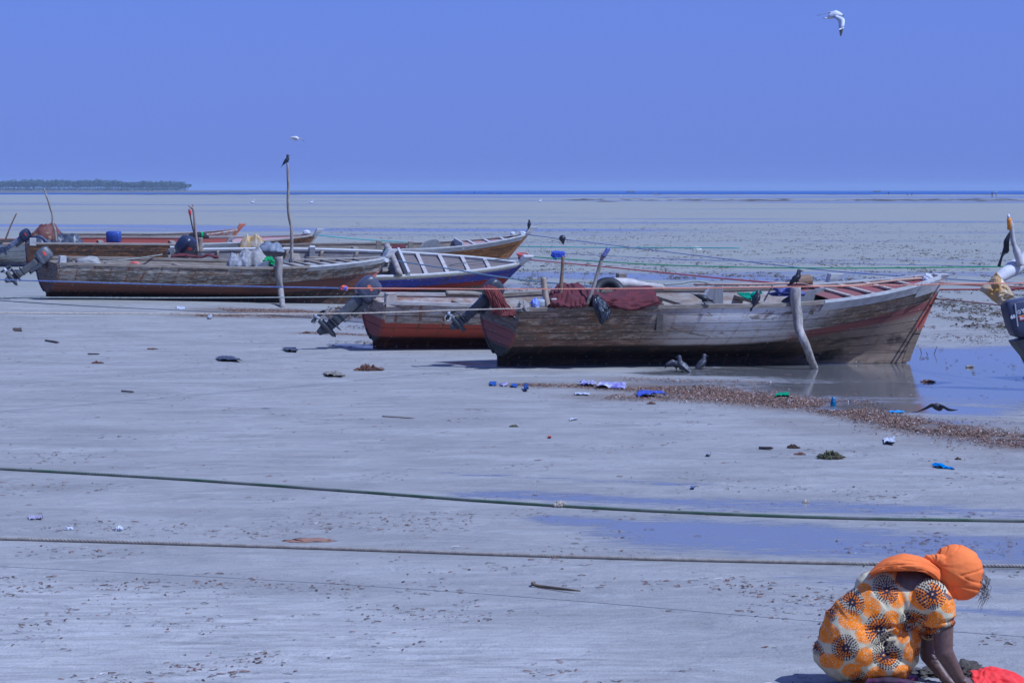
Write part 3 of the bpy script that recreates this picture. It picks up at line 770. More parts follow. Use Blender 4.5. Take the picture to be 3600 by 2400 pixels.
# ---------------------------------------------------------------- outboard motors
BLK = mat('motor_black', (.035, .038, .045), (.055, .058, .065), 8, .38, .1)
GRYM = mat('motor_grey', (.11, .115, .12), (.06, .065, .07), 8, .5, .2)
ALU = mat('worn_alloy', (.50, .51, .53), (.36, .37, .39), 12, .5, .2, metal=.2)
REDD = mat('decal_red', (.70, .05, .03), (.6, .05, .03), 8, .5)
WHTD = mat('decal_white', (.7, .7, .7), (.6, .6, .6), 8, .5)
def motor(label, M, cowl_m=BLK, leg_m=GRYM, stripe=REDD, sc=1.0, name='outboard_motor', e=4.2):
    M = M @ Matrix.Scale(sc, 4)
    r = thing(name, label, 'outboard motor', M.to_translation(), 'outboard motors tilted up at the sterns', M)
    def rr(cx, z, lx, ly, e=e, n=24, tz=0.0):
        out = []
        for k in range(n):
            a = 2 * math.pi * k / n; c, s = math.cos(a), math.sin(a)
            x = lx / 2 * math.copysign(abs(c) ** (2 / e), c); y = ly / 2 * math.copysign(abs(s) ** (2 / e), s)
            out.append(Vector((cx + x, y, z + tz * x)))
        return out
    prof = [(-.10, .10, .27, .21), (-.11, .13, .36, .25), (-.13, .22, .37, .27), (-.14, .40, .365, .265), (-.15, .475, .34, .25), (-.155, .50, .30, .22)] if e > 5 else [(-.10, .10, .26, .20), (-.12, .13, .33, .25), (-.13, .20, .37, .27), (-.135, .21, .365, .265), (-.135, .22, .375, .275), (-.14, .34, .37, .27), (-.14, .42, .34, .25), (-.13, .475, .27, .20), (-.12, .50, .15, .11)]
    MB().loft([rr(*p, tz=-.06) for p in prof]).obj('cowl', cowl_m, r, space='local')
    for k, (z0, z1) in enumerate([(.28, .36)]):
        for sd in (-1, 1):
            MB().box((-.16, sd * .135, .315), (.11, .012, .05), Matrix.Rotation(.06, 3, 'Y')).obj('decal', stripe, r, space='local', smooth=False)
    MB().box((-.05, 0, .40), (.10, .262, .03), Matrix.Rotation(.06, 3, 'Y')).obj('trim', GRYM, r, space='local', smooth=False)
    MB().loft([rr(-.11, .12, .22, .17), rr(-.12, 0, .19, .13), rr(-.13, -.2, .17, .10), rr(-.14, -.42, .16, .08), rr(-.14, -.50, .17, .07)]).obj('midsection', leg_m, r, space='local')
    MB().box((-.17, 0, -.50), (.36, .19, .014)).box((-.15, 0, -.33), (.22, .12, .012)).obj('cavitation_plate', leg_m, r, space='local', smooth=False)
    g_ = MB().loft([rr(-.15, -.50, .17, .06), rr(-.15, -.60, .15, .045)])
    g_.tube([(-.36, 0, -.63), (-.33, 0, -.63), (-.2, 0, -.63), (0, 0, -.63), (.05, 0, -.63)], [.035, .05, .055, .04, .008], 10)
    g_.loft([rr(-.17, -.66, .20, .03), rr(-.20, -.80, .09, .014)])
    g_.obj('gearcase', leg_m, r, space='local')
    p = MB().tube([(-.36, 0, -.63), (-.45, 0, -.63), (-.47, 0, -.63)], [.045, .04, .01], 10)
    for k in range(3):
        a = k * 2.094 + .4; R = Matrix.Rotation(a, 3, 'X'); T = Matrix.Rotation(.6, 3, 'Z')
        ring = []
        for i in range(12):
            t = 2 * math.pi * i / 12
            ring.append((.055 * math.cos(t), .095 + .085 * math.sin(t)))
        V = [Vector((-.41, 0, -.63)) + R @ (T @ Vector((x + d, 0, 0)) + Vector((0, 0, z))) + R @ Vector((0, 0, 0)) for d in (-.006, .006) for x, z in ring]
        p.add(V, [tuple(range(12)), tuple(range(12, 24))[::-1]] + [(i, (i + 1) % 12, 12 + (i + 1) % 12, 12 + i) for i in range(12)])
    p.obj('propeller', ALU, r, space='local')
    MB().box((-.01, .09, -.05), (.07, .035, .30)).box((-.01, -.09, -.05), (.07, .035, .30)).box((-.01, 0, .07), (.12, .21, .04)).tube([(.02, 0, -.12), (-.09, 0, -.02)], .02, 6).obj('clamp_bracket', BLK, r, space='local', smooth=False)
    MB().tube([(.0, 0, .17), (.12, 0, .20), (.42, .02, .26)], [.022, .018, .020], 7).obj('tiller', BLK, r, space='local')
    return r
def mount(b, tilt, dx=0.0, dz=.05, yy=0.0, steer=0.0):
    p = b.hp(0, .9, 1)
    return b.M @ Matrix.Translation((p.x + dx, yy, p.z + dz)) @ Matrix.Rotation(rad(tilt), 4, 'Y') @ Matrix.Rotation(rad(steer), 4, 'Z')
motor('black outboard motor tilted up on the nearest boat, its cowl half under a red net', mount(B1, 45, -.16, .03, .1, 0), stripe=BLK, sc=.78)
motor('dark outboard motor with orange and white patch on the red-bottomed boat', mount(B2, 45, -.18, -.08, .1, 0), mat('motor_slate', (.10, .10, .14), (.07, .07, .09), 6, .35), GRYM, mat('decal_orange', (.85, .16, .05), (.7, .2, .1), 9), sc=1.0)
motor('grey-black outboard motor with a red stripe on the grey boat at left', mount(B3, 52, -.22, -.08, 0, -20), mat('motor_ash', (.12, .125, .13), (.07, .075, .08), 7, .45), mat('leg_dark', (.05, .052, .055), (.08, .08, .08), 8), sc=.92)
motor('navy outboard motor with small red badges at the stern of the blue boat', mount(B4, 30, .30, -.02, .45, 40), mat('motor_navy', (.035, .042, .085), (.025, .03, .06), 6, .35), sc=1.25)
motor('dark blue outboard motor under a cloth cover, tilted far back on the brown boat', mount(B6, 52, -.22, .02, 0, 0), mat('motor_cover', (.04, .05, .10), (.02, .025, .05), 10, .8, .8), mat('leg_blue', (.10, .12, .18), (.2, .22, .28), 14), sc=.92)
# the big motor at the right edge
p9 = at(3660, 1203, 34.6)
M9 = Matrix.Translation(p9) @ Matrix.Rotation(rad(8), 4, 'Z') @ Matrix.Rotation(rad(-13), 4, 'Y')
r9 = motor('large upright 60 outboard motor cut off by the right edge', M9, mat('motor_indigo', (.05, .055, .10), (.045, .05, .085), 6, .35), mat('leg_black', (.02, .02, .022), (.035, .035, .035), 9, .4), sc=1.28, e=7.0)
for c in list(r9.children):
    if c.name.startswith(('decal', 'trim')): bpy.data.objects.remove(c)
WM[r9.name] = M9 @ Matrix.Scale(1.28, 4)
def text(name, s, loc, R, size, m, parent, ext=.002):
    cu = bpy.data.curves.new(name, 'FONT'); cu.body = s; cu.size = size; cu.extrude = ext; cu.align_x = 'CENTER'; cu.align_y = 'CENTER'; cu.offset = size * .03
    t = bpy.data.objects.new(name, cu); COL.objects.link(t)
    dg = bpy.context.evaluated_depsgraph_get(); me = bpy.data.meshes.new_from_object(t.evaluated_get(dg))
    bpy.data.objects.remove(t)
    me.materials.clear(); me.materials.append(m)
    o = bpy.data.objects.new(name, me); COL.objects.link(o); o.parent = parent
    o.matrix_local = Matrix.Translation(loc) @ R.to_4x4(); return o
RT = Matrix(((1, 0, 0), (0, 0, -1), (0, 1, 0)))      # lettering on the side that faces the shore
text('lettering', '60', (-.285, -.137, .35), RT, .052, WHTD, r9)
text('lettering', 'Y', (-.165, -.141, .385), RT, .06, WHTD, r9)
mb = MB()
for k in range(24):
    a0, a1 = 2 * math.pi * k / 24, 2 * math.pi * (k + 1) / 24
    V = [(-.208 + q * math.cos(a), -.141, .385 + q * math.sin(a)) for a in (a0, a1) for q in (.015, .021)]
    mb.add(V, [(0, 1, 3, 2)])
mb.tube([(-.208, -.141, .370), (-.208, -.141, .400)], .003, 5).obj('round_emblem', WHTD, r9, space='local', smooth=False)
MB().box((-.165, -.139, .315), (.12, .006, .045)).obj('badge', REDD, r9, space='local', smooth=False)
MB().box((-.165, -.139, .342), (.12, .006, .006)).obj('badge_line', mat('decal_gold', (.6, .4, .1), (.5, .35, .1), 4), r9, space='local', smooth=False)
text('lettering', 'En', (-.195, -.144, .315), RT, .04, WHTD, r9)
MB().box((-.243, -.137, .36), (.013, .012, .24), Matrix.Rotation(.10, 3, 'Y')).obj('trim', mat('trim_grey', (.34, .36, .40), (.3, .32, .35), 5), r9, space='local', smooth=False)
MB().loft([[Vector((x, y, z)) for x, y in ((-.31 + k * .09, -.12), (.06 - k * .03, -.12), (.06 - k * .03, .12), (-.31 + k * .09, .12))] for k, z in ((0, .09), (.25, .03), (1, -.10), (1.6, -.30))]).obj('lower_pan', r9.children[1].data.materials[0] if False else mat('leg_black', (.02, .02, .022)), r9, space='local', smooth=False)
rnd = random.Random(5); mb = MB()
for k in range(26):
    a = Vector((.02 + rnd.uniform(-.1, .0), rnd.uniform(.03, .07), -.32 + rnd.uniform(-.05, .05)))
    mb.tube([a, a + Vector((rnd.uniform(-.02, .06), .01, -.06)), a + Vector((rnd.uniform(-.03, .08), .01, rnd.uniform(-.2, -.1)))], [.006, .005, .002], 4)
mb.obj('frayed_rope', ROPEG, r9, space='local')

# ---------------------------------------------------------------- poles, props and logs
def pole(name, label, pts, r, m=POLEM, cat='pole', group=None, n=16, wob=.012, sides=8, seed=0):
    P = crv(pts, n); rs = r if isinstance(r, (list, tuple)) else [r] * 2
    R = [rs[0] + (rs[-1] - rs[0]) * i / (n - 1) for i in range(n)]
    P = [p + Vector((nz(p, 3, seed), 0, 0)) * wob for p in P]
    R = [q * (1 + .12 * nz(p, 7, seed + 3)) for q, p in zip(R, P)]
    o = MB().tube(P, R, sides).obj(name, m); return tag(o, label, cat, group)
pole('prop_log', 'crooked pale log propping the nearest boat, its foot on the wet sand', [nr(B1, 2797, 1008, .06), nr(B1, 2800, 1090, .10), nr(B1, 2812, 1150, .18), nr(B1, 2835, 1215, .32), gp(2864, 1296)], (.085, .055), mat('prop_wood', (.47, .43, .38), (.22, .18, .14), 5, .85, .8, (3, 3, .8)), 'prop', wob=.03, n=24, sides=10)
pole('prop_log', 'thick upright log propping the grey boat at left', [nr(B3, 979, 903, .05), nr(B3, 981, 980, .08), nr(B3, 987, 1030, .14), gp(994, 1081)], (.10, .055), mat('prop_bark', (.22, .18, .15), (.36, .33, .29), 4, .9, .8, (3, 3, .8)), 'prop', wob=.02, n=20, sides=10)
pole('mooring_pole', 'tall thin pole with a crow on top, standing in the grey boat', [on(B3, 1030, 930, .3), on(B3, 1022, 800, .3), on(B3, 1015, 700, .3), on(B3, 1008, 577, .3)], (.042, .026), POLEM, 'pole', n=30, wob=.03)
pole('wavy_pole', 'thin wavy stick rising from the dark tarpaulin on the brown boat', [nr(B6, 198, 850, -.2), nr(B6, 188, 780, -.2), nr(B6, 172, 715, -.2), nr(B6, 154, 664, -.2)], (.045, .022), POLEM, 'pole', n=24, wob=.05)
pole('slanted_stick', 'short slanted stick at the left edge above the white hull', [on(B8, 20, 840, 0), on(B8, 38, 795, 0), on(B8, 58, 750, 0)], (.03, .02), WOODB, 'pole')
t = thing('forked_pole', 'forked pole with a red rag standing in the blue boat', 'pole', on(B4, 697, 885, .3))
q = lambda x, y: on(B4, x, y, .3)
MB().tube(crv([q(696, 888), q(688, 820), q(680, 740), q(673, 731)], 16), [.034] * 8 + [.028] * 8, 7).tube(crv([q(675, 734), q(663, 722)], 4), .02, 6).tube(crv([q(674, 733), q(681, 716)], 4), .02, 6).obj('shaft', mat('pole_pink', (.40, .30, .25), (.3, .22, .17), 6), t)
MB().tube(crv([q(665, 735), q(669, 760), q(675, 790), q(684, 830)], 10), .018, 6).obj('wrapped_line', WOODD, t)
MB().tube(crv([q(667, 737), q(668, 750), q(670, 758)], 6), [.02, .04, .035, .03, .03, .01], 6).obj('rag', mat('rag_red', (.6, .05, .06), (.4, .05, .05), 9), t)
pole('stump_post', 'grey stump with rope scars beside the forked pole', [on(B4, 703, 885, .4), on(B4, 703, 835, .4)], (.075, .07), WOODG, 'post', wob=.01)
pole('flat_batten', 'flat upright batten between the water can and the red net', [nr(B1, 1924, 1078, -.08), nr(B1, 1916, 1030, -.08), nr(B1, 1910, 976, -.08)], (.05, .04), mat('batten', (.42, .33, .24), (.32, .24, .17), 5), 'batten', sides=4, wob=.002)
pole('slim_pole', 'slim brown upright pole in front of the first red net heap', [nr(B1, 1970, 1072, -.12), nr(B1, 1974, 990, -.12), nr(B1, 1978, 899, -.12)], (.032, .022), WOODB, 'pole')
t = thing('leaning_pole', 'leaning pole with a blue wrapped tip above the red nets', 'pole', nr(B1, 2062, 1076, .03))
MB().tube(crv([nr(B1, 2062, 1078, .03), nr(B1, 2088, 1005, .03), nr(B1, 2122, 888, .03)], 14), .028, 7).obj('shaft', POLEM, t)
MB().tube(crv([nr(B1, 2120, 904, .05), nr(B1, 2130, 888, .05), nr(B1, 2140, 871, .05)], 6), [.03, .035, .034, .034, .034, .03], 8).obj('wrapping', mat('wrap_blue', (.06, .08, .35), (.2, .2, .25), 14), t)
pole('cross_log', 'pale log lying across the blue boat, tied with green rope', [gun(B4, 1360, 1) + Vector((0, .12, .14)), (gun(B4, 1360, 1) + gun(B4, 1412, -1)) / 2 + Vector((0, 0, .13)), gun(B4, 1412, -1) + Vector((0, -.16, .07))], (.085, .075), mat('log_pale', (.42, .36, .30), (.24, .2, .17), 4, .85, .7, (2, 2, 2)), 'log')
pole('spar', 'stout pale spar lying along the nearest boat beside the inner tube', [on(B1, 2150, 1000, .25), on(B1, 2200, 996, .25), on(B1, 2260, 1005, .2), on(B1, 2335, 1012, .1)], (.10, .05), mat('spar_pale', (.55, .50, .44), (.38, .33, .28), 4), 'spar', n=20, wob=.02)
pole('cut_log', 'short log end with a sawn pale block in the bow of the red-bottomed boat', [on(B1, 2795, 992, .6), on(B1, 2850, 985, .6)], (.11, .09), WOODB, 'log')
pole('loose_plank', 'loose bleached plank lying over the gunwale of the red-bottomed boat', [nr(B2, 1568, 1031, -.25), nr(B2, 1640, 1032, -.3), nr(B2, 1700, 1037, -.3)], (.05, .04), WOODG, 'plank', sides=4)

# ---------------------------------------------------------------- nets, tarps, sacks
NETR = mat('net_red', (.125, .022, .026), (.07, .015, .018), 10, .95, .6, (1, 1, 1), .02)
g = G('net_strands'); s = g.sep(g.co('UV')); f = g.no(g.cmb(g.ma('MULTIPLY', s[0], 60), g.ma('MULTIPLY', s[1], 5)), 1, 4, .6)
g.bump(f, .9, .03); NETS = g.out(g.mx(g.sm(f, .35, .65), (.26, .05, .04), (.09, .02, .02)), .9)
sheet('fishing_net', [[on(B1, 1690, 1012, -.05), on(B1, 1716, 1002, -.1), on(B1, 1742, 1010, -.05)],
                      [on(B1, 1703, 1022, -.30), on(B1, 1735, 1018, -.34), on(B1, 1765, 1035, -.3)],
                      [on(B1, 1722, 1060, -.34), on(B1, 1750, 1060, -.40), on(B1, 1782, 1068, -.35)],
                      [on(B1, 1733, 1102, -.36), on(B1, 1765, 1108, -.44), on(B1, 1822, 1108, -.45)]], NETS, nu=60, nv=30, amp=.03, fs=22, stretch=(1, .12), th=.02)
tag(bpy.data.objects[-1] if False else COL.objects[-1], 'red net streaming down over the tilted motor of the nearest boat', 'fishing net', 'dark red nets')
sheet('fishing_net', [[on(B1, 1775, 1100, -.25), on(B1, 1805, 1082, -.2), on(B1, 1838, 1092, -.25)], [on(B1, 1765, 1106, -.5), on(B1, 1805, 1088, -.55), on(B1, 1838, 1098, -.5)], [on(B1, 1760, 1110, -.62), on(B1, 1805, 1110, -.66), on(B1, 1836, 1106, -.6)]], NETS, nu=30, nv=16, amp=.03, fs=9, th=.02)
tag(COL.objects[-1], 'small tail of red net bunched at the stern corner post', 'fishing net', 'dark red nets')
def N1(px, py, o): return on(B1, px, py, o)
sheet('fishing_net', [[N1(1925, 1066, -.1), N1(1960, 1020, .1), N1(2010, 1012, .15), N1(2060, 1022, .1), N1(2100, 1060, 0)],
                      [N1(1928, 1035, -.35), N1(1965, 1002, -.35), N1(1998, 996, -.35), N1(2045, 1004, -.35), N1(2090, 1028, -.35)],
                      [N1(1922, 1050, -.7), N1(1965, 1030, -.75), N1(2010, 1028, -.8), N1(2055, 1034, -.75), N1(2092, 1050, -.75)],
                      [N1(1924, 1070, -.85), N1(1962, 1066, -1.0), N1(2010, 1072, -1.05), N1(2055, 1066, -1.0), N1(2090, 1066, -.95)],
                      [N1(1930, 1076, -.9), N1(1965, 1078, -1.05), N1(2010, 1079, -1.1), N1(2055, 1076, -1.05), N1(2086, 1074, -1.0)]], NETR, nu=60, nv=40, amp=.085, fs=4.5, stretch=(1.6, .7), th=.015, seed=4)
tag(COL.objects[-1], 'rounded heap of dark red net behind the slim upright pole', 'fishing net', 'dark red nets')
sheet('fishing_net', [[N1(2082, 1022, -.3), N1(2130, 1030, -.2), N1(2180, 1017, 0), N1(2240, 1010, .1), N1(2292, 1012, .1)],
                      [N1(2078, 1030, -.8), N1(2120, 1042, -.8), N1(2170, 1042, -.75), N1(2235, 1030, -.7), N1(2304, 1028, -.7)],
                      [N1(2082, 1040, -1.05), N1(2120, 1058, -1.06), N1(2170, 1066, -1.07), N1(2235, 1062, -1.07), N1(2312, 1050, -1.05)],
                      [N1(2088, 1048, -1.12), N1(2120, 1066, -1.14), N1(2175, 1084, -1.16), N1(2235, 1088, -1.16), N1(2322, 1066, -1.12)]], NETR, nu=60, nv=36, amp=.07, fs=4.5, stretch=(.7, 1.6), th=.015, seed=8)
tag(COL.objects[-1], 'dark red net swagged over the side of the nearest boat below the spar', 'fishing net', 'dark red nets')
g = G('black_plastic'); f = g.no(g.mp(g.co(), (9, 9, 3)), 2, 5, .6, .5); g.bump(f, 1, .05); BPL = g.out(g.mx(g.sm(f, .4, .6), (.02, .022, .028), (.08, .09, .12)), .25)
sheet('plastic_sack', [[N1(2084, 1040, -1.10), N1(2100, 1036, -1.14), N1(2118, 1052, -1.12)], [N1(2086, 1075, -1.16), N1(2108, 1070, -1.24), N1(2142, 1082, -1.16)],
                       [N1(2098, 1105, -1.16), N1(2118, 1100, -1.26), N1(2144, 1108, -1.16)], [N1(2108, 1130, -1.15), N1(2114, 1140, -1.18), N1(2124, 1132, -1.15)]], BPL, nu=30, nv=30, amp=.035, fs=10, stretch=(1.5, .6), th=.012)
tag(COL.objects[-1], 'black plastic sack hanging down the side of the nearest boat', 'plastic sack')
sheet('net_in_boat', [[nr(B4, 600, 899, -.8), nr(B4, 640, 892, -.8), nr(B4, 700, 901, -.8), nr(B4, 735, 893, -.8), nr(B4, 768, 903, -.8)], [nr(B4, 600, 905, -.4), nr(B4, 640, 900, -.4), nr(B4, 700, 905, -.4), nr(B4, 735, 900, -.4), nr(B4, 768, 908, -.4)]], NETR, nu=30, nv=8, amp=.05, fs=8, th=.03)
tag(COL.objects[-1], 'low maroon net lying inside the blue boat near its stern', 'fishing net', 'dark red nets')
sheet('net_in_boat', [[nr(B5, 1372, 868, -.5), nr(B5, 1400, 860, -.5), nr(B5, 1426, 862, -.5)], [nr(B5, 1372, 876, -.2), nr(B5, 1400, 872, -.2), nr(B5, 1426, 874, -.2)]], NETR, nu=20, nv=8, amp=.05, fs=8, th=.03)
tag(COL.objects[-1], 'twist of maroon net between two timber heads of the orange-brown boat', 'fishing net', 'dark red nets')

def heap(name, label, cat, c, size, m, seed=0, amp=.22, fs=2.2, group=None, flat=True, rot=0.0, sub=4):
    bm = bmesh.new(); bmesh.ops.create_icosphere(bm, subdivisions=sub, radius=1)
    R = Matrix.Rotation(rot, 3, 'Z'); V = []
    for v in bm.verts:
        p = v.co.copy(); d = 1 + amp * nz(p, fs, seed) + amp * .5 * nz(p, fs * 2.3, seed + 5) - amp * .35 * abs(nz(p, fs * 1.4, seed + 8))
        p = p * d
        if flat: p.z = max(p.z, -.25)
        V.append(Vector(c) + R @ Vector((p.x * size[0], p.y * size[1], (p.z + (.25 if flat else 0)) * size[2])))
    Fc = [tuple(w.index for w in f.verts) for f in bm.faces]; bm.free()
    o = obj(name, V, Fc, m); return tag(o, label, cat, group)
def cl(name, c1, c2=None, rough=.8, s=8, b=.6): return mat(name, c1, c2, s, rough, b, (1, 1, 1), .02)
def drape(name, label, cat, c, w, d, h, m, seed=0, fold=.10, rot=0.0, lean=0.0, th=.01):
    """cloth thrown over a low pile: peaked, creased, its skirt falling to the base"""
    n = 56; V = []; c = Vector(c); R = Matrix.Rotation(rot, 3, 'Z')
    for i in range(n):
        for j in range(n):
            x, y = -1 + 2 * i / (n - 1), -1 + 2 * j / (n - 1)
            q = Vector((x * 1.6 + seed, y * 1.6, seed * .7))
            base = (1 - abs(x) ** 3.5) * (1 - abs(y) ** 3) ** .8
            z = base * (.70 + .40 * mnoise.noise(q * .9)) + lean * x * base
            rg = 1 - abs(mnoise.noise(Vector((x * 1.5 + y * .9 + seed, y * .9 - x * .5, 3 + seed)))) * 1.6
            r2 = 1 - abs(mnoise.noise(Vector((x * 3.4 - y * 2 + seed, y * 2.4, 9 + seed)))) * 1.6
            z += fold * (rg ** 2 + .40 * r2 ** 2) * (.25 + .75 * base) * .7
            e = .10 * mnoise.noise(Vector((x * 3 + seed, y * 3, 1)))
            V.append(c + R @ Vector((x * w * (1 + e), y * d * (1 + e), max(z, 0) * h)))
    Fc = [(i * n + j, (i + 1) * n + j, (i + 1) * n + j + 1, i * n + j + 1) for i in range(n - 1) for j in range(n - 1)]
    o = obj(name, V, Fc, m); md = o.modifiers.new('thick', 'SOLIDIFY'); md.thickness = th
    return tag(o, label, cat)
drape('tarp_bundle', 'pale grey canvas bundle slumped in the grey boat at left', 'canvas bundle', on(B3, 885, 940, .25), .42, .5, .46, cl('canvas_pale', (.36, .335, .30), (.22, .21, .20)), 3.3, .22)
drape('tarp_bundle', 'darker folded canvas under the pale bundle in the grey boat', 'canvas bundle', on(B3, 838, 940, -.1), .26, .4, .38, cl('canvas_dark', (.17, .17, .18), (.34, .33, .33)), 6.1, .3)
heap('green_rope_bundle', 'bright green rope bundle beside the thick log prop', 'rope bundle', on(B3, 945, 930, -.2), (.13, .2, .14), cl('green_line', (.02, .38, .09), (.03, .22, .06), s=30), 9, .5, 3)
heap('red_float', 'small red float on the far gunwale of the grey boat', 'float', on(B3, 474, 932, .5), (.12, .1, .07), cl('float_red', (.62, .05, .04), (.5, .2, .15)), 2, .2)
heap('driftwood_float', 'weathered grey fish-shaped wooden float near the stern of the grey boat', 'wooden float', on(B3, 308, 934, .25), (.30, .10, .15), cl('float_grey', (.40, .38, .34), (.28, .27, .25)), 12, .25, 1.2)
heap('dark_rag', 'small dark rag on the gunwale beside the white timber head', 'rag', on(B3, 238, 923, .2), (.10, .1, .08), cl('rag_dark', (.10, .09, .09)), 14, .5)
drape('rust_tarp', 'rust-brown and yellow tarpaulin draped in the brown boat', 'tarpaulin', on(B6, 168, 852, .55), .58, .45, .62, mat('tarp_rust', (.14, .045, .03), (.36, .22, .10), 2.6, .7, .4, hard=.56), 21.4, .25)
drape('black_tarp', 'low black tarpaulin spread along the brown boat beside the wavy pole', 'tarpaulin', on(B6, 235, 858, -.2), .50, .4, .36, cl('tarp_black', (.05, .055, .06), (.10, .11, .13), .35, 5), 25.2, .3)
drape('black_tarp', 'flat black cover just right of the covered motor on the brown boat', 'tarpaulin', on(B6, 138, 858, -.1), .40, .4, .26, cl('tarp_black2', (.035, .04, .05), (.12, .13, .16), .35, 5), 29.6, .3)
heap('fender', 'black fender roll tied with green tape above the brown boat', 'fender', on(B6, 697, 838, .5), (.34, .18, .17), cl('fender_black', (.015, .015, .018), (.03, .03, .035), .8, 30), 31, .1, 3)
heap('green_tape', 'loop of bright green tape round the black fender', 'tape', on(B6, 710, 832, .38), (.05, .12, .13), cl('tape_green', (.03, .40, .08)), 33, .2)
drape('fish_sack', 'yellow and white plastic sack slumped on the brown boat beside its white rail', 'sack', on(B6, 887, 874, -.9), .42, .3, .50, cl('sack_yellow', (.42, .25, .05), (.46, .41, .32), .45, 4), 37.7, .3)
drape('grey_tarp', 'blue-grey covered bundle with a stick, right of the yellow and white sack', 'tarpaulin', nr(B4, 952, 886, .0, 1), .34, .3, .30, cl('tarp_grey', (.16, .18, .21), (.22, .24, .28), .5), 41.3, .2)
heap('foam_float', 'white foam float lashed at the bow of the brown boat', 'float', on(B6, 1078, 822, 0), (.13, .13, .10), cl('foam', (.66, .66, .66)), 43, .15)
heap('foam_float', 'white foam float lashed in dark rope at the bow of the orange-brown boat', 'float', on(B5, 1838, 827, -.05), (.12, .15, .11), cl('foam', (.66, .66, .66)), 44, .2)
heap('foam_float', 'smaller white float beside the lashed one on the orange-brown bow', 'float', on(B5, 1802, 826, -.05), (.08, .12, .09), cl('foam', (.66, .66, .66)), 45, .2)
heap('foam_float', 'white foam float lashed at the bow of the grey boat', 'float', on(B3, 1352, 922, -.05), (.11, .15, .10), cl('foam', (.66, .66, .66)), 46, .2)
heap('foam_float', 'white stone-like float at the bow of the nearest boat under the rope coil', 'float', on(B1, 3262, 992, -.12), (.10, .12, .11), cl('foam', (.66, .66, .66)), 47, .25)
heap('foam_block', 'lone yellowed foam block lying out on the flats', 'foam block', gp(2450, 880), (.22, .15, .13), cl('foam_yellow', (.62, .56, .40), (.66, .64, .58)), 51, .15)
heap('blue_bag', 'small blue bag beside the pale water can on the nearest boat', 'bag', nr(B1, 1880, 1079, -.1), (.075, .08, .10), cl('bag_blue', (.10, .16, .55), (.3, .35, .6), .4), 53, .35)
heap('blue_cloth', 'blue cloth stuffed behind the crooked prop on the nearest boat', 'cloth', nr(B1, 2765, 1040, -.3), (.22, .2, .10), cl('cloth_blue', (.08, .09, .30), (.12, .13, .25)), 55, .6)
heap('rope_knot', 'knotted grey rope round the stern corner of the nearest boat', 'rope knot', nr(B1, 1838, 1094, .03), (.09, .09, .11), cl('knot_grey', (.38, .34, .3), (.22, .2, .17), .9, 30), 57, .5, 4)
# crates, cans
def can(name, label, cat, c, w, d, h, m, neck=True, yaw=0.0):
    c = Vector(c); R = Matrix.Rotation(yaw, 3, 'Z'); t = thing(name, label, cat, c)
    def ring(z, k): 
        out = []
        for i in range(16):
            a = 2 * math.pi * i / 16; x = w / 2 * k * math.copysign(abs(math.cos(a)) ** .4, math.cos(a)); y = d / 2 * k * math.copysign(abs(math.sin(a)) ** .4, math.sin(a))
            out.append(c + R @ Vector((x, y, z)))
        return out
    MB().loft([ring(0, .94), ring(.02, 1), ring(h * .45, .98), ring(h * .5, 1), ring(h * .9, 1), ring(h, .82)]).obj('body', m, t)
    if neck: MB().tube([c + Vector((w * .2, 0, h - .01)), c + Vector((w * .2, 0, h + .04))], .025, 8).obj('cap', WHTD, t)
    return t
can('water_can', 'pale translucent water can beside the flat batten', 'water can', nr(B1, 1901, 1078, -.1), .12, .12, .11, cl('can_pale', (.50, .52, .53), (.42, .44, .46), .4))
can('bait_box', 'pale wooden block with a sloping top in front of the red net', 'block', nr(B1, 1950, 1077, -.1), .12, .1, .12, cl('block_pale', (.48, .45, .40)), False, .3)
can('blue_drum', 'open blue plastic drum standing in the brown boat', 'drum', on(B6, 400, 852, -.3), .46, .46, .36, cl('drum_blue', (.035, .06, .26), (.05, .09, .34), .45, 3), False)
# truck inner tube
def torus(name, label, cat, c, R, r, M3, m):
    mb = MB(); n = 40; V = []
    for i in range(n):
        a = 2 * math.pi * i / n
        for k in range(12):
            b = 2 * math.pi * k / 12; q = R + r * math.cos(b)
            V.append(Vector(c) + M3 @ Vector((q * math.cos(a), q * math.sin(a), r * math.sin(b))))
    mb.add(V, [(i * 12 + k, ((i + 1) % n) * 12 + k, ((i + 1) % n) * 12 + (k + 1) % 12, i * 12 + (k + 1) % 12) for i in range(n) for k in range(12)])
    return tag(mb.obj(name, m), label, cat)
torus('inner_tube', 'black rubber inner tube leaning up in the nearest boat', 'inner tube', on(B1, 2138, 1030, .15), .185, .08, Matrix.Rotation(rad(58), 3, 'X') @ Matrix.Rotation(.2, 3, 'Z'), cl('rubber', (.012, .012, .014), (.02, .02, .022), .6, 4, .15))
# rope coil on the near bow
mb = MB(); rnd = random.Random(8); c0 = on(B1, 3262, 985, -.02)
for k in range(9):
    th_ = rnd.uniform(-.5, .5); P = []
    for i in range(22):
        a = 2 * math.pi * i / 21
        P.append(c0 + Matrix.Rotation(th_, 3, 'X') @ Vector((.17 * math.cos(a) * (1 + .1 * rnd.random()) - .03, .12 * math.sin(a), .03 * math.sin(a * 2 + k) + rnd.uniform(-.03, .04))))
    mb.tube(P, .016, 5)
tag(mb.obj('rope_coil', mat('rope_rusty', (.48, .26, .18), (.34, .20, .15), 25, .9)), 'tangled orange-brown rope coil on the bow of the nearest boat', 'rope coil')
mb = MB(); c0 = on(B4, 1838, 908, -.08)
for k in range(7):
    P = [c0 + Vector((.13 * math.cos(a) * (.6 + .08 * k), .10 * math.sin(a), .02 * k - .03 + .04 * math.sin(a + k))) for a in [2 * math.pi * i / 16 for i in range(17)]]
    mb.tube(P, .018, 5)
tag(mb.obj('rope_coil', ROPER), 'red and blue rope lashing round the bow of the blue boat', 'rope coil')
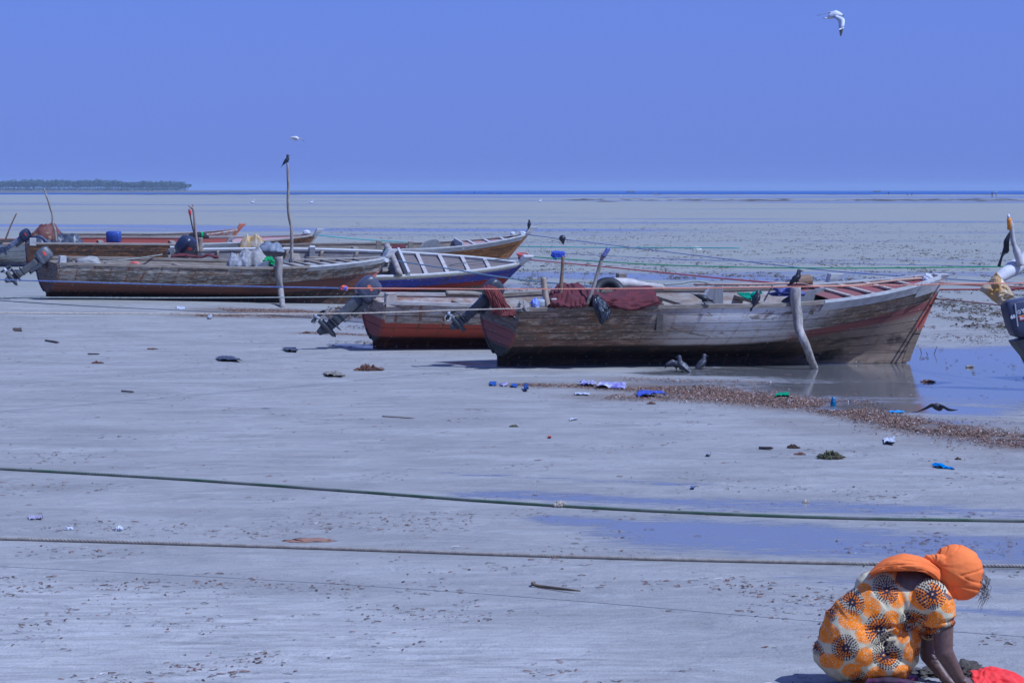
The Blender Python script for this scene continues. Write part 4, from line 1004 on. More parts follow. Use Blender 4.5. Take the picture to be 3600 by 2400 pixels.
mb = MB(); c0 = gun(B4, 1360, 1) + Vector((0, -.05, -.02))
for k in range(8): mb.tube([c0 + Vector((-.06 + .02 * k, .0, .1)), c0 + Vector((-.05 + .018 * k, -.12, 0)), c0 + Vector((-.08 + .022 * k, -.08, -.22 - .03 * (k % 3)))], .012, 5)
tag(mb.obj('green_lashing', mat('line_green', (.03, .36, .10), (.02, .22, .07), 20)), 'green rope lashing hanging off the head of the pale cross log', 'rope lashing')
mb = MB(); c0 = on(B1, 2620, 1040, .1)
for k in range(5): mb.tube([c0 + Vector((-.12 + .04 * k, 0, .05)), c0 + Vector((-.05 + .04 * k, -.02, .0)), c0 + Vector((.04 + .03 * k, -.04, -.04))], .015, 5)
mb.tube([c0 + Vector((.06, 0, -.05)), c0 + Vector((.13, -.02, .03)), c0 + Vector((.26, 0, .055))], [.03, .045, .02], 6)
tag(mb.obj('green_strap', mat('strap_green', (.02, .40, .22), (.02, .28, .15), 20)), 'sea-green strap loop behind the crow in the middle of the nearest boat', 'strap')
# the far-right rig: spar, bag, marker stick with bottle and black cloth
pole('pale_spar', 'thick white tapering spar slanting in from the right edge', [at(3496, 985, 34.6), at(3560, 945, 34.9), at(3660, 880, 35.4)], (.06, .14), mat('spar_white', (.60, .58, .56), (.45, .43, .42), 3), 'spar', sides=12, wob=0)
def puffed(name, label, cat, outline, Y, depth, m, seed=1.0):
    """a crumpled bag: outline seen from the shore, puffed to both sides"""
    P = [at(x, y, Y) for x, y in outline]; P = [p for k in range(len(P)) for p in (P[k], P[k].lerp(P[(k + 1) % len(P)], .34), P[k].lerp(P[(k + 1) % len(P)], .67))]
    c = sum(P, Vector()) / len(P); n = len(P); V = []; Fc = []
    for sd in (-1, 1):
        b = len(V)
        for j in range(9):
            t = j / 8
            for p in P:
                q = p.lerp(c, t) + Vector((0, sd * depth * math.sin(t * math.pi / 2) ** .7, 0))
                k_ = 0 if j == 0 else 1
                V.append(q + Vector((.3, 1, .3)) * k_ * depth * (.5 * abs(nz(q, 9, seed)) + .25 * nz(q, 22, seed)))
        for j in range(8):
            for i_ in range(n):
                f = (b + j * n + i_, b + j * n + (i_ + 1) % n, b + (j + 1) * n + (i_ + 1) % n, b + (j + 1) * n + i_); Fc.append(f if sd > 0 else f[::-1])
    return tag(obj(name, V, Fc, m, smooth=False), label, cat)
puffed('fish_bag', 'yellow and clear plastic bag tied to the tip of the white spar', 'bag', [(3503, 955), (3478, 985), (3448, 1010), (3444, 1022), (3462, 1032), (3488, 1056), (3516, 1074), (3545, 1052), (3566, 1042), (3550, 1012), (3528, 985)], 34.4, .13, cl('bag_yellow', (.44, .22, .02), (.50, .44, .32), .35, 3), 3)
t = thing('marker_stick', 'curved white stick with an orange bottle on top and a black cloth', 'marker stick', at(3575, 940, 34.8))
MB().tube(crv([at(3588, 935, 34.8), at(3578, 895, 34.8), at(3562, 850, 34.8), at(3556, 800, 34.8), at(3552, 780, 34.8)], 16), [.05] * 6 + [.035] * 10, 8).obj('stick', mat('stick_white', (.52, .49, .46), (.36, .33, .3), 7), t)
MB().tube([at(3549, 808, 34.75), at(3548, 775, 34.75), at(3547, 768, 34.75), at(3546, 766, 34.75)], [.03, .032, .03, .016], 10).obj('bottle', mat('bottle_orange', (.75, .14, .03), (.7, .4, .05), 30), t)
MB().tube([at(3546, 767, 34.75), at(3546, 760, 34.75), at(3546, 752, 34.75)], [.024, .022, .008], 8).obj('bottle_cap', WHTD, t)
sheet('black_cloth', [[at(3549, 814, 34.7), at(3555, 816, 34.7)], [at(3530, 845, 34.7), at(3548, 850, 34.65)], [at(3527, 870, 34.7), at(3547, 885, 34.7)], [at(3514, 915, 34.7), at(3527, 900, 34.68)], [at(3506, 934, 34.7), at(3517, 940, 34.7)]], mat('cloth_black', (.012, .012, .014), (.02, .02, .022), 8), t, nu=8, nv=20, amp=.012, fs=5, th=.006)

# ---------------------------------------------------------------- ropes
def rope(name, label, pts, r, m, strands=3, pitch=.09, n=60, group='mooring ropes', seg=None):
    P = crv(pts, n); L = sum((P[i + 1] - P[i]).length for i in range(n - 1))
    if not strands:
        o = MB().tube(P, r, 5).obj(name, m)
        return tag(o, label, 'rope', group)
    N = int(min(2600, L / pitch * 7)); Q = crv(P, N); mb = MB()
    for k in range(strands):
        W = []
        for i, p in enumerate(Q):
            t = (Q[min(i + 1, N - 1)] - Q[max(i - 1, 0)]).normalized(); a = t.cross(Vector((0, 0, 1))).normalized(); b = t.cross(a)
            an = 2 * math.pi * (i / 7 + k / strands)
            W.append(p + (a * math.cos(an) + b * math.sin(an)) * r * .5)
        mb.tube(W, r * .62, 5)
    return tag(mb.obj(name, m), label, 'rope', group)
Yr = 30.0
rope('mooring_rope', 'blue rope stretched in front of the grey boat, knotted to an orange one', [at(-120, 980, Yr + 2), at(0, 983, Yr + 2), at(600, 1001, Yr + 1), at(1205, 1013, Yr)], .0085, ROPEB, pitch=.10)
rope('mooring_rope', 'salmon-orange rope crossing in front of the two near boats', [at(1205, 1013, Yr), at(1800, 1016, Yr + .3), at(2400, 1013, Yr + .6), at(3000, 1005, Yr + 1), at(3720, 992, Yr + 1.4)], .0075, ROPEO, pitch=.10)
heap('rope_knot', 'knot joining the blue and orange ropes', 'rope knot', at(1209, 1020, Yr), (.05, .05, .045), mat('knot_mix', (.62, .12, .06), (.08, .14, .5), 12, .9, .6, hard=.5), 5, .5, 4)
rope('mooring_rope', 'grey-green rope tied to the stern timber of the red-bottomed boat', [at(-120, 1044, 33), at(0, 1045, 33), at(700, 1047, 36), nr(B2, 1280, 1042,   .3), nr(B2, 1368, 1035, .1)], .009, ROPEY, pitch=.10)
rope('mooring_rope', 'tan rope running low across the beach to the stern of the nearest boat', [at(-120, 1098, 29), at(0, 1100, 29), at(600, 1103, 31), at(1200, 1102, 33.5), at(1600, 1090, 35.6), nr(B1, 1836, 1084, .1)], .009, ROPET, pitch=.10)
def groundline(pts, n, up=.012):
    out = []
    for p in crv([Vector((x, y, 0)) for x, y in pts], n):
        q = gp(p.x, p.y); q.z += up; out.append(q)
    return out
rope('thick_rope', 'thick green-stained rope lying across the wet sand above the tan one', [p + Vector((0, 0, .0)) for p in groundline([(-60, 1648), (600, 1686), (1200, 1728), (1800, 1772), (2400, 1805), (3000, 1826), (3700, 1837)], 40, .012)], .0135, mat('rope_algae', (.20, .20, .17), (.06, .12, .06), 1.6, .9, .6), pitch=.075, group='thick ropes along the near sand')
rope('thick_rope', 'thick tan rope lying across the near sand, passing behind the crouching person', groundline([(-60, 1896), (600, 1915), (1200, 1934), (1800, 1955), (2400, 1972), (3000, 1985), (3700, 1997)], 40, .012), .0135, mat('rope_sandy', (.40, .35, .28), (.28, .24, .19), 20, .9), pitch=.07, group='thick ropes along the near sand')
rope('thin_line', 'thin dark line half buried in the near sand', groundline([(-60, 1988), (600, 2020), (1300, 2060), (2000, 2110), (2800, 2178), (3700, 2245)], 60, .0), .0035, mat('line_faint', (.2, .2, .2), (.14, .14, .15), 9), 0, group='thin lines')
rope('thin_line', 'thin dark line in front of the grey boat at left', [at(-60, 1052, 52), at(300, 1075, 50), gp(900, 1112) + Vector((0, 0, .05)), gp(1290, 1140) + Vector((0, 0, .03))], .010, ROPEK, 0, group='thin lines')
bow = lambda b, v=1.02: b.M @ Vector((b.L + .55, 0, b.S(1) * v))
rope('bow_rope', 'turquoise rope from the bow of the brown boat', [on(B6, 1108, 826, 0), at(1340, 846, 86), at(1800, 866, 86), at(2600, 872, 84)], .018, mat('rope_teal', (.06, .38, .34), (.1, .3, .3), 20), 0, group='bow ropes')
rope('bow_rope', 'long blue rope from the bow of the orange-brown boat', [on(B5, 1862, 826, 0), at(2400, 892, 76), at(2900, 950, 68), at(3400, 985, 60), at(3700, 998, 58)], .014, ROPEB, 0, group='bow ropes')
rope('bow_rope', 'thin blue rope from the stern-side rag line on the flats', [at(1940, 888, 66), at(2400, 912, 62), at(2900, 925, 60), at(3700, 940, 58)], .007, ROPEB, 0, group='bow ropes')
rope('bow_rope', 'bright green rope from the bow of the blue boat', [on(B4, 1872, 903, 0), at(2300, 930, 60), at(2800, 942, 56), at(3300, 940, 54), at(3700, 934, 53)], .013, mat('rope_bright', (.03, .42, .12), (.04, .3, .1), 20), 0, group='bow ropes')
rope('bow_rope', 'red rope from the bow of the blue boat to the nearest boat', [on(B4, 1860, 913, -.1), at(2200, 945, 55), at(2500, 975, 47), on(B1, 2730, 995, .5), on(B1, 2800, 1000, -.3)], .015, ROPER, 0, group='bow ropes')
rope('bow_rope', 'pale blue rope from the bow of the grey boat across the blue hull', [on(B3, 1400, 918, -.05), at(1560, 942, 58), at(1830, 983, 55), at(2160, 1013, 52)], .016, mat('rope_paleblue', (.24, .36, .42), (.2, .28, .34), 20), 0, group='bow ropes')
rope('bow_rope', 'dark slack rope looping inside the blue boat', [on(B4, 1420, 945, -.3), on(B4, 1480, 956, -.3), on(B4, 1530, 945, -.3), on(B4, 1640, 922, -.4), on(B4, 1840, 905, -.1)], .012, ROPEK, 0, group='bow ropes')
rope('bow_rope', 'orange rope running taut from the near bow to the right edge', [on(B1, 3298, 995, 0), at(3450, 1003, 38), at(3720, 1016, 36)], .016, ROPEO, 0, group='bow ropes')
rope('bow_rope', 'red-brown rope from the near bow to the right, second from the top', [on(B1, 3295, 1018, 0), at(3470, 1017, 38), at(3720, 1014, 36)], .013, ROPER, 0, group='bow ropes')
rope('bow_rope', 'tan-orange rope dropping from the near stem towards the big motor', [on(B1, 3284, 1050, 0), at(3400, 1060, 38), at(3560, 1077, 36), at(3660, 1085, 35)], .013, mat('rope_tanorange', (.55, .30, .2), (.45, .3, .22), 20), 0, group='bow ropes')
rope('deck_rope', 'tan-orange rope lying along the foredeck of the nearest boat', [on(B1, 2440, 1000, .3), nr(B1, 2600, 1000, -.7), nr(B1, 2800, 996, -.5), nr(B1, 2860, 1005, -.1), nr(B1, 3000, 1003, -.1), nr(B1, 3150, 985, -.1), nr(B1, 3240, 978, -.1)], .016, mat('rope_tanorange', (.55, .30, .2), (.45, .3, .22), 20), 0, group='deck ropes')
rope('deck_rope', 'grey rope over the slate backboard of the nearest boat', [N1(2335, 1000, -.9), N1(2390, 996, -.4), N1(2450, 988, -.1), N1(2530, 1004, .3)], .014, ROPEY, 0, group='deck ropes')
rope('deck_rope', 'white rope lying slack inside the grey boat at left', [on(B3, 360, 918, .2), on(B3, 450, 912, .4), on(B3, 570, 895, .8)], .014, ROPEY, 0, group='deck ropes')

# ---------------------------------------------------------------- birds
def birdmat(name, c1, c2=None, rough=.6): return mat(name, c1, c2 or tuple(q * .8 for q in c1), 20, rough, .2)
CRB = birdmat('crow_black', (.018, .019, .024), (.03, .03, .038), .45); CRG = birdmat('crow_grey', (.12, .115, .125), (.09, .085, .09), .7)
def crow(label, foot, yaw, pitch=20, head=0.0, sc=1.0, body=CRB, neck=CRG, group='house crows', turn=0.0):
    """facing local +x; feet at the origin"""
    M = Matrix.Translation(foot) @ Matrix.Rotation(rad(yaw), 4, 'Z') @ Matrix.Scale(sc, 4)
    r = thing('crow', label, 'crow', foot, group, M)
    P = Matrix.Translation((0, 0, .115)) @ Matrix.Rotation(-rad(pitch), 4, 'Y')
    def p(x, z, y=0): return P @ Vector((x, y, z))
    hx = Vector((.11, 0, .075)) + Vector((.03, 0, -.10)) * head
    h = P @ hx; n0 = p(.06, .03)
    parts = [ell(p(0, 0), (.095, .055, .056), P.to_3x3()), ell(p(-.07, -.005), (.08, .04, .036), P.to_3x3()), cap(n0, h, .042, .032), ell(h, (.038, .031, .032)),
             cap(p(-.1, -.01), p(-.15, -.02), .03, .018), cap(p(-.01, -.03, .025), p(.0, -.07, .025), .022, .012), cap(p(-.01, -.03, -.025), p(.0, -.07, -.025), .022, .012)]
    V, Fc, no = blob(parts, .008, 3)
    mid = [1 if (sum(V[i][0] for i in f) / 4 > (n0.x * .75) and sum(V[i][0] for i in f) / 4 < h.x - .012) else 0 for f in Fc]
    obj('body', V, Fc, [body, neck], r, space='local', mid=mid)
    t_ = MB().loft([[p(-.11, 0, -.03), p(-.11, .012, 0), p(-.11, 0, .03), p(-.11, -.012, 0)], [p(-.2, -.03, -.03), p(-.2, -.022, 0), p(-.2, -.03, .03), p(-.2, -.036, 0)], [p(-.27, -.045, -.026), p(-.27, -.041, 0), p(-.27, -.045, .026), p(-.27, -.05, 0)]]); t_.obj('tail', body, r, space='local')
    for sd in (-1, 1):
        rings = []
        for x, zc, hh, y in ((.06, .01, .012, .045), (.03, .005, .042, .056), (-.03, -.002, .046, .058), (-.1, -.012, .034, .046), (-.17, -.026, .016, .024), (-.215, -.035, .003, .012)):
            rings.append([p(x, zc + hh, sd * (y - .006)), p(x, zc, sd * (y + .006)), p(x, zc - hh, sd * (y - .004)), p(x, zc, sd * (y - .014))])
        MB().loft(rings).obj('wing', body, r, space='local')
    d = (Vector((1, 0, -.15 - 1.2 * head)).normalized())
    MB().tube([h + d * .025, h + d * .05, h + d * .085 + Vector((0, 0, -.006))], [.014, .011, .002], 8).obj('beak', CRB, r, space='local')
    for sd in (-1, 1):
        MB().tube([p(.0, -.06, sd * .025), Vector((.0, sd * .025, .03)), Vector((.0, sd * .026, .004))], [.007, .005, .005], 5).tube([Vector((-.02, sd * .026, .004)), Vector((.03, sd * .028, .004))], .004, 4).obj('leg', CRB, r, space='local')
    return r
topm = on(B3, 1008, 577, .3)
crow('crow perched on top of the tall thin pole', topm, 10, 42, -.1, .8, group='house crows')
crow('black crow at the very tip of the orange-brown bow', B5.M @ Vector((B5.L + 1.08, 0, B5.S(1) * 1.195)), 50, 62, 0, .85)
crow('crow bending down on the nearest gunwale, nearest to the red nets', gun(B1, 2472) + Vector((0, -.02, .03)), -14, -28, .5, .82)
crow('crow preening on the nearest gunwale, in front of the green strap', gun(B1, 2662) + Vector((0, 0, .03)), 35, 50, .4, .85)
crow('crow on the timber above the crooked prop of the nearest boat', nr(B1, 2800, 999, -.05), 0, 35, 0, .85)
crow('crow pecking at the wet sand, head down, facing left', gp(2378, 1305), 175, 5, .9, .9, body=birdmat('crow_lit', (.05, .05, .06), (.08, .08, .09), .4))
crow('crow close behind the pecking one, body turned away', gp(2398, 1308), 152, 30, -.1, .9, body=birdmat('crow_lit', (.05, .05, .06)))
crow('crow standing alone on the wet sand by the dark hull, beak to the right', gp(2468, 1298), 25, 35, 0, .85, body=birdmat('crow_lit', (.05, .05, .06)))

def flyer(name, label, cat, P, bodyrad, wings, bm_, wm, tipm, group=None, beak=None, beakm=None):
    """P: list of centreline points tail..head with radii; wings: rows of (leading, trailing) pairs from root to tip"""
    r = thing(name, label, cat, P[0], group)
    V, Fc, no = blob([cap(P[i], P[i + 1], bodyrad[i], bodyrad[i + 1]) for i in range(len(P) - 1)], max(bodyrad) * .22, 2)
    obj('body', V, Fc, bm_, r)
    for w in wings:
        L = crv([a for a, b in w], 14); T = crv([b for a, b in w], 14); mb = MB(); VV = []
        for i in range(14):
            th_ = .012 * (1 - i / 15); mid_ = L[i].lerp(T[i], .35)
            n_ = Vector((0, -.3, 1)).normalized()
            VV.append([L[i], mid_ + n_ * th_, T[i], mid_ - n_ * th_ * .5])
        mb.loft(VV); nf = len(mb.f)
        mb.obj('wing', [wm, tipm], r, mid=[1 if (i // 4) >= 9 and i < 52 else 0 for i in range(nf)])
    if beak: MB().tube(beak, [.02, .003], 6).obj('beak', beakm or CRB, r)
    return r
Yt = 40.0
T_ = lambda x, y, d=0: at(x, y, Yt + d)
WHB = birdmat('tern_white', (.72, .72, .72), (.62, .62, .63)); TNG = birdmat('tern_grey', (.28, .26, .26), (.16, .15, .15))
flyer('tern', 'white tern with drooping grey-tipped wing high in the sky at right', 'tern', [T_(2905, 66), T_(2922, 57), T_(2938, 50), T_(2951, 53), T_(2957, 53)], [.012, .05, .06, .045, .03],
      [[(T_(2946, 55, -.05), T_(2925, 60, -.05)), (T_(2968, 66, -.35), T_(2946, 74, -.3)), (T_(2969, 85, -.5), T_(2949, 95, -.5)), (T_(2966, 104, -.5), T_(2951, 111, -.5)), (T_(2957, 128, -.45), T_(2953, 126, -.45))],
       [(T_(2938, 46, .05), T_(2918, 56, .05)), (T_(2928, 40, .2), T_(2912, 47, .2)), (T_(2905, 46, .45), T_(2898, 50, .45)), (T_(2885, 52, .6), T_(2882, 54, .6)), (T_(2871, 56, .7), T_(2870, 57, .7))]],
      WHB, WHB, TNG, beak=[T_(2958, 53), T_(2966, 57)])
t = bpy.data.objects['tern']
MB().loft([[T_(2910, 62), T_(2906, 66, .03), T_(2910, 68), T_(2908, 65, -.03)], [T_(2891, 63), T_(2896, 67, .02), T_(2901, 68), T_(2896, 66, -.02)]]).obj('tail', WHB, t)
V, Fc, no = blob([ell(T_(2955, 50), (.022, .022, .016))], .006, 1); obj('cap_patch', V, Fc, CRB, t)
Yt = 62.0
flyer('gull', 'small grey and white gull gliding above the tall pole', 'gull', [T_(1028, 484), T_(1040, 487), T_(1050, 488)], [.03, .06, .02],
      [[(T_(1040, 484), T_(1048, 488)), (T_(1028, 481, -.3), T_(1034, 486, -.3)), (T_(1020, 482, -.5), T_(1026, 486, -.5)), (T_(1026, 495, -.6), T_(1029, 494, -.6))],
       [(T_(1042, 484), T_(1050, 488)), (T_(1052, 483, .4), T_(1054, 487, .4)), (T_(1062, 490, .6), T_(1061, 492, .6)), (T_(1071, 498, .7), T_(1070, 499, .7))]],
      WHB, birdmat('gull_grey', (.40, .38, .36)), TNG)
Yt = 27.5
flyer('crow', 'dark crow flying low over the wrack line, wings spread', 'crow', [T_(3283, 1432), T_(3293, 1428), T_(3303, 1432), T_(3312, 1434)], [.015, .04, .04, .012],
      [[(T_(3292, 1422), T_(3300, 1436)), (T_(3275, 1418, .1), T_(3276, 1431, .1)), (T_(3252, 1431, .2), T_(3256, 1439, .2)), (T_(3228, 1444, .3), T_(3230, 1447, .3)), (T_(3205, 1450, .35), T_(3205, 1451, .35))],
       [(T_(3296, 1421), T_(3300, 1434)), (T_(3316, 1424, -.1), T_(3318, 1436, -.1)), (T_(3335, 1434, -.2), T_(3332, 1444, -.2)), (T_(3352, 1438, -.3), T_(3350, 1444, -.3)), (T_(3368, 1439, -.35), T_(3366, 1441, -.35))]],
      birdmat('crow_brown', (.05, .045, .045)), birdmat('crow_wing', (.06, .055, .055), (.04, .038, .04)), CRB)
Yt = 50.0
flyer('crow', 'dark crow hanging in the air above the flats, wings folded', 'crow', [T_(1980, 858), T_(1979, 848), T_(1977, 838), T_(1977, 832)], [.018, .04, .07, .03],
      [[(T_(1972, 834), T_(1979, 836)), (T_(1971, 842), T_(1978, 844)), (T_(1976, 852), T_(1979, 853))], [(T_(1982, 834), T_(1977, 836)), (T_(1983, 842), T_(1979, 846)), (T_(1982, 852), T_(1980, 853))]], CRB, CRB, CRB)
heap('blue_rag', 'bright blue rag knotted on a thin line over the flats', 'rag', at(1951, 895, 66), (.09, .04, .11), cl('rag_blue', (.06, .10, .60)), 3, .6, 2, flat=False)
heap('blue_rag', 'second bright blue rag knotted on the same thin line', 'rag', at(1971, 895, 66), (.10, .04, .09), cl('rag_blue', (.06, .10, .60)), 6, .6, 2, flat=False)

# ---------------------------------------------------------------- tiny figures and boats by the water's edge
def figure(label, px, py, c, h=1.6, load=False, stoop=0.0):
    p = gp(px, py)
    k = h / 1.7; s_ = stoop
    V, Fc, no = blob([cap(p + Vector((-.10, 0, .05)), p + Vector((-.07, 0, .85 * k)), .09, .11), cap(p + Vector((.14, .1, .05)), p + Vector((.07, 0, .85 * k)), .09, .11),
                      cap(p + Vector((0, 0, .85 * k)), p + Vector((s_ * .5, 0, 1.38 * k - .3 * s_)), .15, .19), cap(p + Vector((s_ * .55, 0, 1.45 * k - .35 * s_)), p + Vector((s_ * .6, 0, 1.60 * k - .4 * s_)), .07, .11),
                      cap(p + Vector((.2 + .5 * s_, 0, 1.36 * k - .3 * s_)), p + Vector((.30 + s_ * .5, 0, .8 * k - .3 * s_)), .06, .045), cap(p + Vector((-.2 + .5 * s_, 0, 1.36 * k - .3 * s_)), p + Vector((-.26 + s_ * .5, 0, .8 * k - .3 * s_)), .06, .045)], .07, 2)
    o = obj('person', V, Fc, cl('figure_%s' % c[0], c[1]))
    tag(o, label, 'person', 'tiny figures at the water edge')
RD, BK, GY, BL = ('red', (.35, .06, .05)), ('black', (.03, .03, .035)), ('grey', (.25, .24, .22)), ('blue', (.05, .12, .40))
figure('tiny person in red at the water edge, leftmost of the far figures', 1612, 681, RD, 1.7)
figure('tiny dark upright person between the red one and the stooping group', 1668, 681, BK, 1.7)
figure('tiny stooping dark person, first of the stooping group', 1722, 683.6, BK, 1.3, stoop=.5)
figure('tiny low grey person, second of the stooping group', 1731, 683.6, GY, 1.1, stoop=.5)
figure('tiny crouching dark person beside the one in blue', 1749, 684, BK, .8, stoop=.6)
figure('tiny person in blue bending down', 1760, 684, BL, 1.3, stoop=.6)
figure('tiny yellow-grey person, first of three in a row', 2299, 685, ('khaki', (.4, .38, .18)), 1.5)
figure('tiny slim grey person, middle of three in a row', 2307, 685, GY, 1.5)
figure('tiny dark crouched person, last of three in a row', 2317, 685, BK, .9, stoop=.3)
figure('tiny lone dark person in the shallows right of the far boat', 3124, 685, BK, 1.7)
figure('tiny person in dark red low on the reef edge', 3190, 688, RD, 1.1, stoop=.4)
figure('tiny dark person with white load near the one in dark red', 3205, 687, BK, 1.0, stoop=.3)
figure('dark standing person of the pair far out at right', 3488, 692, BK, 1.9)
figure('grey person carrying a white sack, right one of the pair at right', 3502, 691, GY, 1.9)
heap('white_sack', 'white sack carried on the head of the far right figure', 'sack', gp(3502, 691) + Vector((0, 0, 1.75)), (.45, .3, .3), cl('foam', (.66, .66, .66)), 4, .2)
for lab, px, py, L in (('small dark boat with people afloat on the sea, the left one', 2217, 677, 6.5), ('small dark boat with people afloat on the sea, the right one', 3084, 676, 6.0)):
    Yb = 2.79 * F / (py - HY); c = Vector(((px - 1800) / F * Yb, Yb, -.19)); sc_ = (Yb / 2300)
    t = thing('rowing_boat', lab, 'boat', c, 'small boats afloat far out')
    mb = MB(); rings = []
    for i in range(11):
        u = -1 + i / 5; w = 1.3 * sc_ * (1 - abs(u) ** 2.5) + .05; zt = (.7 + .6 * u * u) * sc_
        rings.append([c + Vector((u * L * .62 * sc_, y_, z_)) for y_, z_ in ((-w, zt), (-w * .7, .1), (0, -.2), (w * .7, .1), (w, zt), (0, zt * .7))])
    mb.loft(rings).obj('hull', mat('far_hull', (.06, .045, .045), (.09, .06, .05), 1, .9), t)
    for k, dx in enumerate((-2.2, -.8, .7, 2.0)):
        b = c + Vector((dx * sc_, 0, .7 * sc_))
        V, Fc, no = blob([cap(b, b + Vector((.1, 0, .8)) * sc_, .36 * sc_, .3 * sc_), ell(b + Vector((.15, 0, 1.3)) * sc_, .26 * sc_)], .18 * sc_, 1)
        o = obj('rower_clothes' if False else 'crew', V, Fc, cl('crew_%d' % (k % 2), (.12, .08, .08) if k % 2 else (.30, .28, .28))); tag(o, ['dark-clad figure', 'pale-clad figure'][k % 2] + ' sitting %s in the %s far boat' % (['at the stern', 'before the middle', 'past the middle', 'at the bow'][k], 'left' if px < 2500 else 'right'), 'person', 'crew of the small far boats')
        o.name = 'person'
# egrets on the flats
for lab, px, py in (('white egret on the far flats, left one near the tall pole', 887, 722), ('white egret on the far flats, right of the tall pole', 1094, 723), ('white egret standing on the far flats right of the middle', 1898, 717), ('white egret on the far flats by the small boat', 2182, 694)):
    p = gp(px, py); V, Fc, no = blob([ell(p + Vector((0, 0, .55)), (.32, .15, .18)), cap(p + Vector((.2, 0, .6)), p + Vector((.28, 0, .95)), .09, .06), cap(p + Vector((.28, 0, .98)), p + Vector((.5, 0, .94)), .07, .02), cap(p + Vector((0, 0, .4)), p, .05, .04)], .045, 1)
    tag(obj('egret', V, Fc, WHB), lab, 'egret', 'white egrets on the far flats')

# ---------------------------------------------------------------- seaweed and litter
WEED = mat('weed_brown', (.10, .055, .03), (.05, .035, .02), 9, .9); WEED2 = mat('weed_red', (.22, .10, .06), (.11, .06, .04), 9, .9); WEEDG = mat('weed_green', (.07, .075, .03), (.12, .10, .05), 9, .9)
SHELL = mat('shell_bits', (.62, .58, .54), (.5, .42, .36), 9, .7)
rnd = random.Random(21); nprs = np.random.RandomState(4)
def scatter(name, label, pts, sz, mats, flatk=.4, hz=1.0, cat='seaweed'):
    V = []; Fc = []; mid = []
    for (x, y, k) in pts:
        s = sz * rnd.uniform(.5, 1.5) * k; a = rnd.uniform(0, 6.28)
        d = Vector((math.cos(a), math.sin(a) * .9, 0)); e = Vector((-d.y, d.x, 0)) * s * .14
        z = float(gz(x, y)) + .002; c = Vector((x, y, z)); n = len(V)
        h1 = s * flatk * rnd.uniform(.2, 1.0); h2 = s * flatk * rnd.uniform(0, .9)
        b = Vector((rnd.uniform(-.3, .3), rnd.uniform(-.3, .3), 0)) * s
        P = [c - d * s * .5, c - d * s * .15 + b + Vector((0, 0, h1)), c + d * s * .2 + b * .5 + Vector((0, 0, h2)), c + d * s * .5 + Vector((0, 0, h2 * .3))]
        for i, p in enumerate(P):
            w = (.5, 1, .9, .2)[i]; V += [p - e * w, p + e * w + Vector((0, 0, s * .05))]
        Fc += [(n, n + 1, n + 3, n + 2), (n + 2, n + 3, n + 5, n + 4), (n + 4, n + 5, n + 7, n + 6)]
        q = rnd.random(); m_ = 0 if q < .5 else (1 if q < .8 else (2 if q < .96 else 3)); mid += [m_] * 3
    o = obj(name, V, Fc, mats, smooth=False, mid=mid, origin=(0, 0, 0)); return tag(o, label, cat, kind='stuff')
# wrack line
pts = []
for (a, b, w, k) in WR:
    L = math.hypot(b[0] - a[0], b[1] - a[1]); n = int(L * w * 3600 * k ** 3)
    for _ in range(n):
        t = rnd.uniform(-.02, 1.02); d = rnd.gauss(0, .42) * w
        nx, ny = -(b[1] - a[1]) / L, (b[0] - a[0]) / L
        x, y = a[0] + (b[0] - a[0]) * t + nx * d, a[1] + (b[1] - a[1]) * t + ny * d
        if mnoise.noise(Vector((x * 1.1, y * .8, 3))) + .5 * mnoise.noise(Vector((x * 4, y * 3, 5))) > -.42 + .5 * (1 - k): pts.append((x, y, 1))
WK1 = mat('wrack_brown', (.24, .14, .09), (.12, .07, .045), 9, .9); WK2 = mat('wrack_tan', (.40, .25, .17), (.26, .15, .10), 9, .9)
scatter('wrack_line', 'brown wrack line of dead seagrass curving from the boats to the right edge', pts[:70000], .034, [WK1, WK2, WEED, SHELL])
# crumbs over the flats behind the boats
pts = []
while len(pts) < 16000:
    px = rnd.uniform(1150, 3700); py = 780 + (560 if px > 3200 else 470) * rnd.random() ** 1.1
    Y_ = 2.73 * F / (py - HY); x = (px - 1800) / F * Y_
    if mnoise.noise(Vector((x * .9, Y_ * .5, 7))) + .6 * mnoise.noise(Vector((x * .25, Y_ * .12, 9))) > rnd.uniform(-.05, .5): pts.append((x, Y_, 1.0 + .9 * (Y_ > 50)))
wv_ = wet_at(np.array([q[0] for q in pts]), np.array([q[1] for q in pts])); pts = [q for q, w_ in zip(pts, wv_) if w_ < .62 or q[1] > 48 or rnd.random() < .03]
scatter('weed_crumbs', 'brown seaweed crumbs strewn over the flats behind the boats', pts, .065, [WEED, WEEDG, WEED, WEED2], .25)
# sparse crumbs on the beach
pts = []
while len(pts) < 5200:
    px = rnd.uniform(-100, 3700); py = 1080 + 1330 * rnd.random() ** 1.0
    Y_ = 2.6 * F / (py - HY); x = (px - 1800) / F * Y_
    if mnoise.noise(Vector((x * .8, Y_ * 1.1, 17))) + .5 * mnoise.noise(Vector((x * 3, Y_ * 4, 19))) > rnd.uniform(.05, .75): pts.append((x, Y_, rnd.choice([.5, .7, 1, 1.4])))
for cx, cy, n, sx, sy in ((300, 1230, 60, 200, 30), (800, 1280, 120, 260, 40), (1150, 1190, 60, 150, 20), (900, 1870, 90, 200, 30), (1150, 1850, 110, 180, 28), (1500, 1850, 60, 120, 20), (400, 2150, 90, 350, 50), (700, 2200, 60, 250, 40), (1400, 2250, 60, 300, 60), (2100, 2050, 30, 250, 30)):
    for _ in range(n):
        p = gp(cx + rnd.gauss(0, sx * .5), max(1000, cy + rnd.gauss(0, sy * .5))); pts.append((p.x, p.y, rnd.choice([.4, .6, .9, 1.2])))
scatter('beach_crumbs', 'sparse brown weed crumbs and shell bits on the bare sand', pts, .032, [WEED, WEED2, WEED2, SHELL], .12)
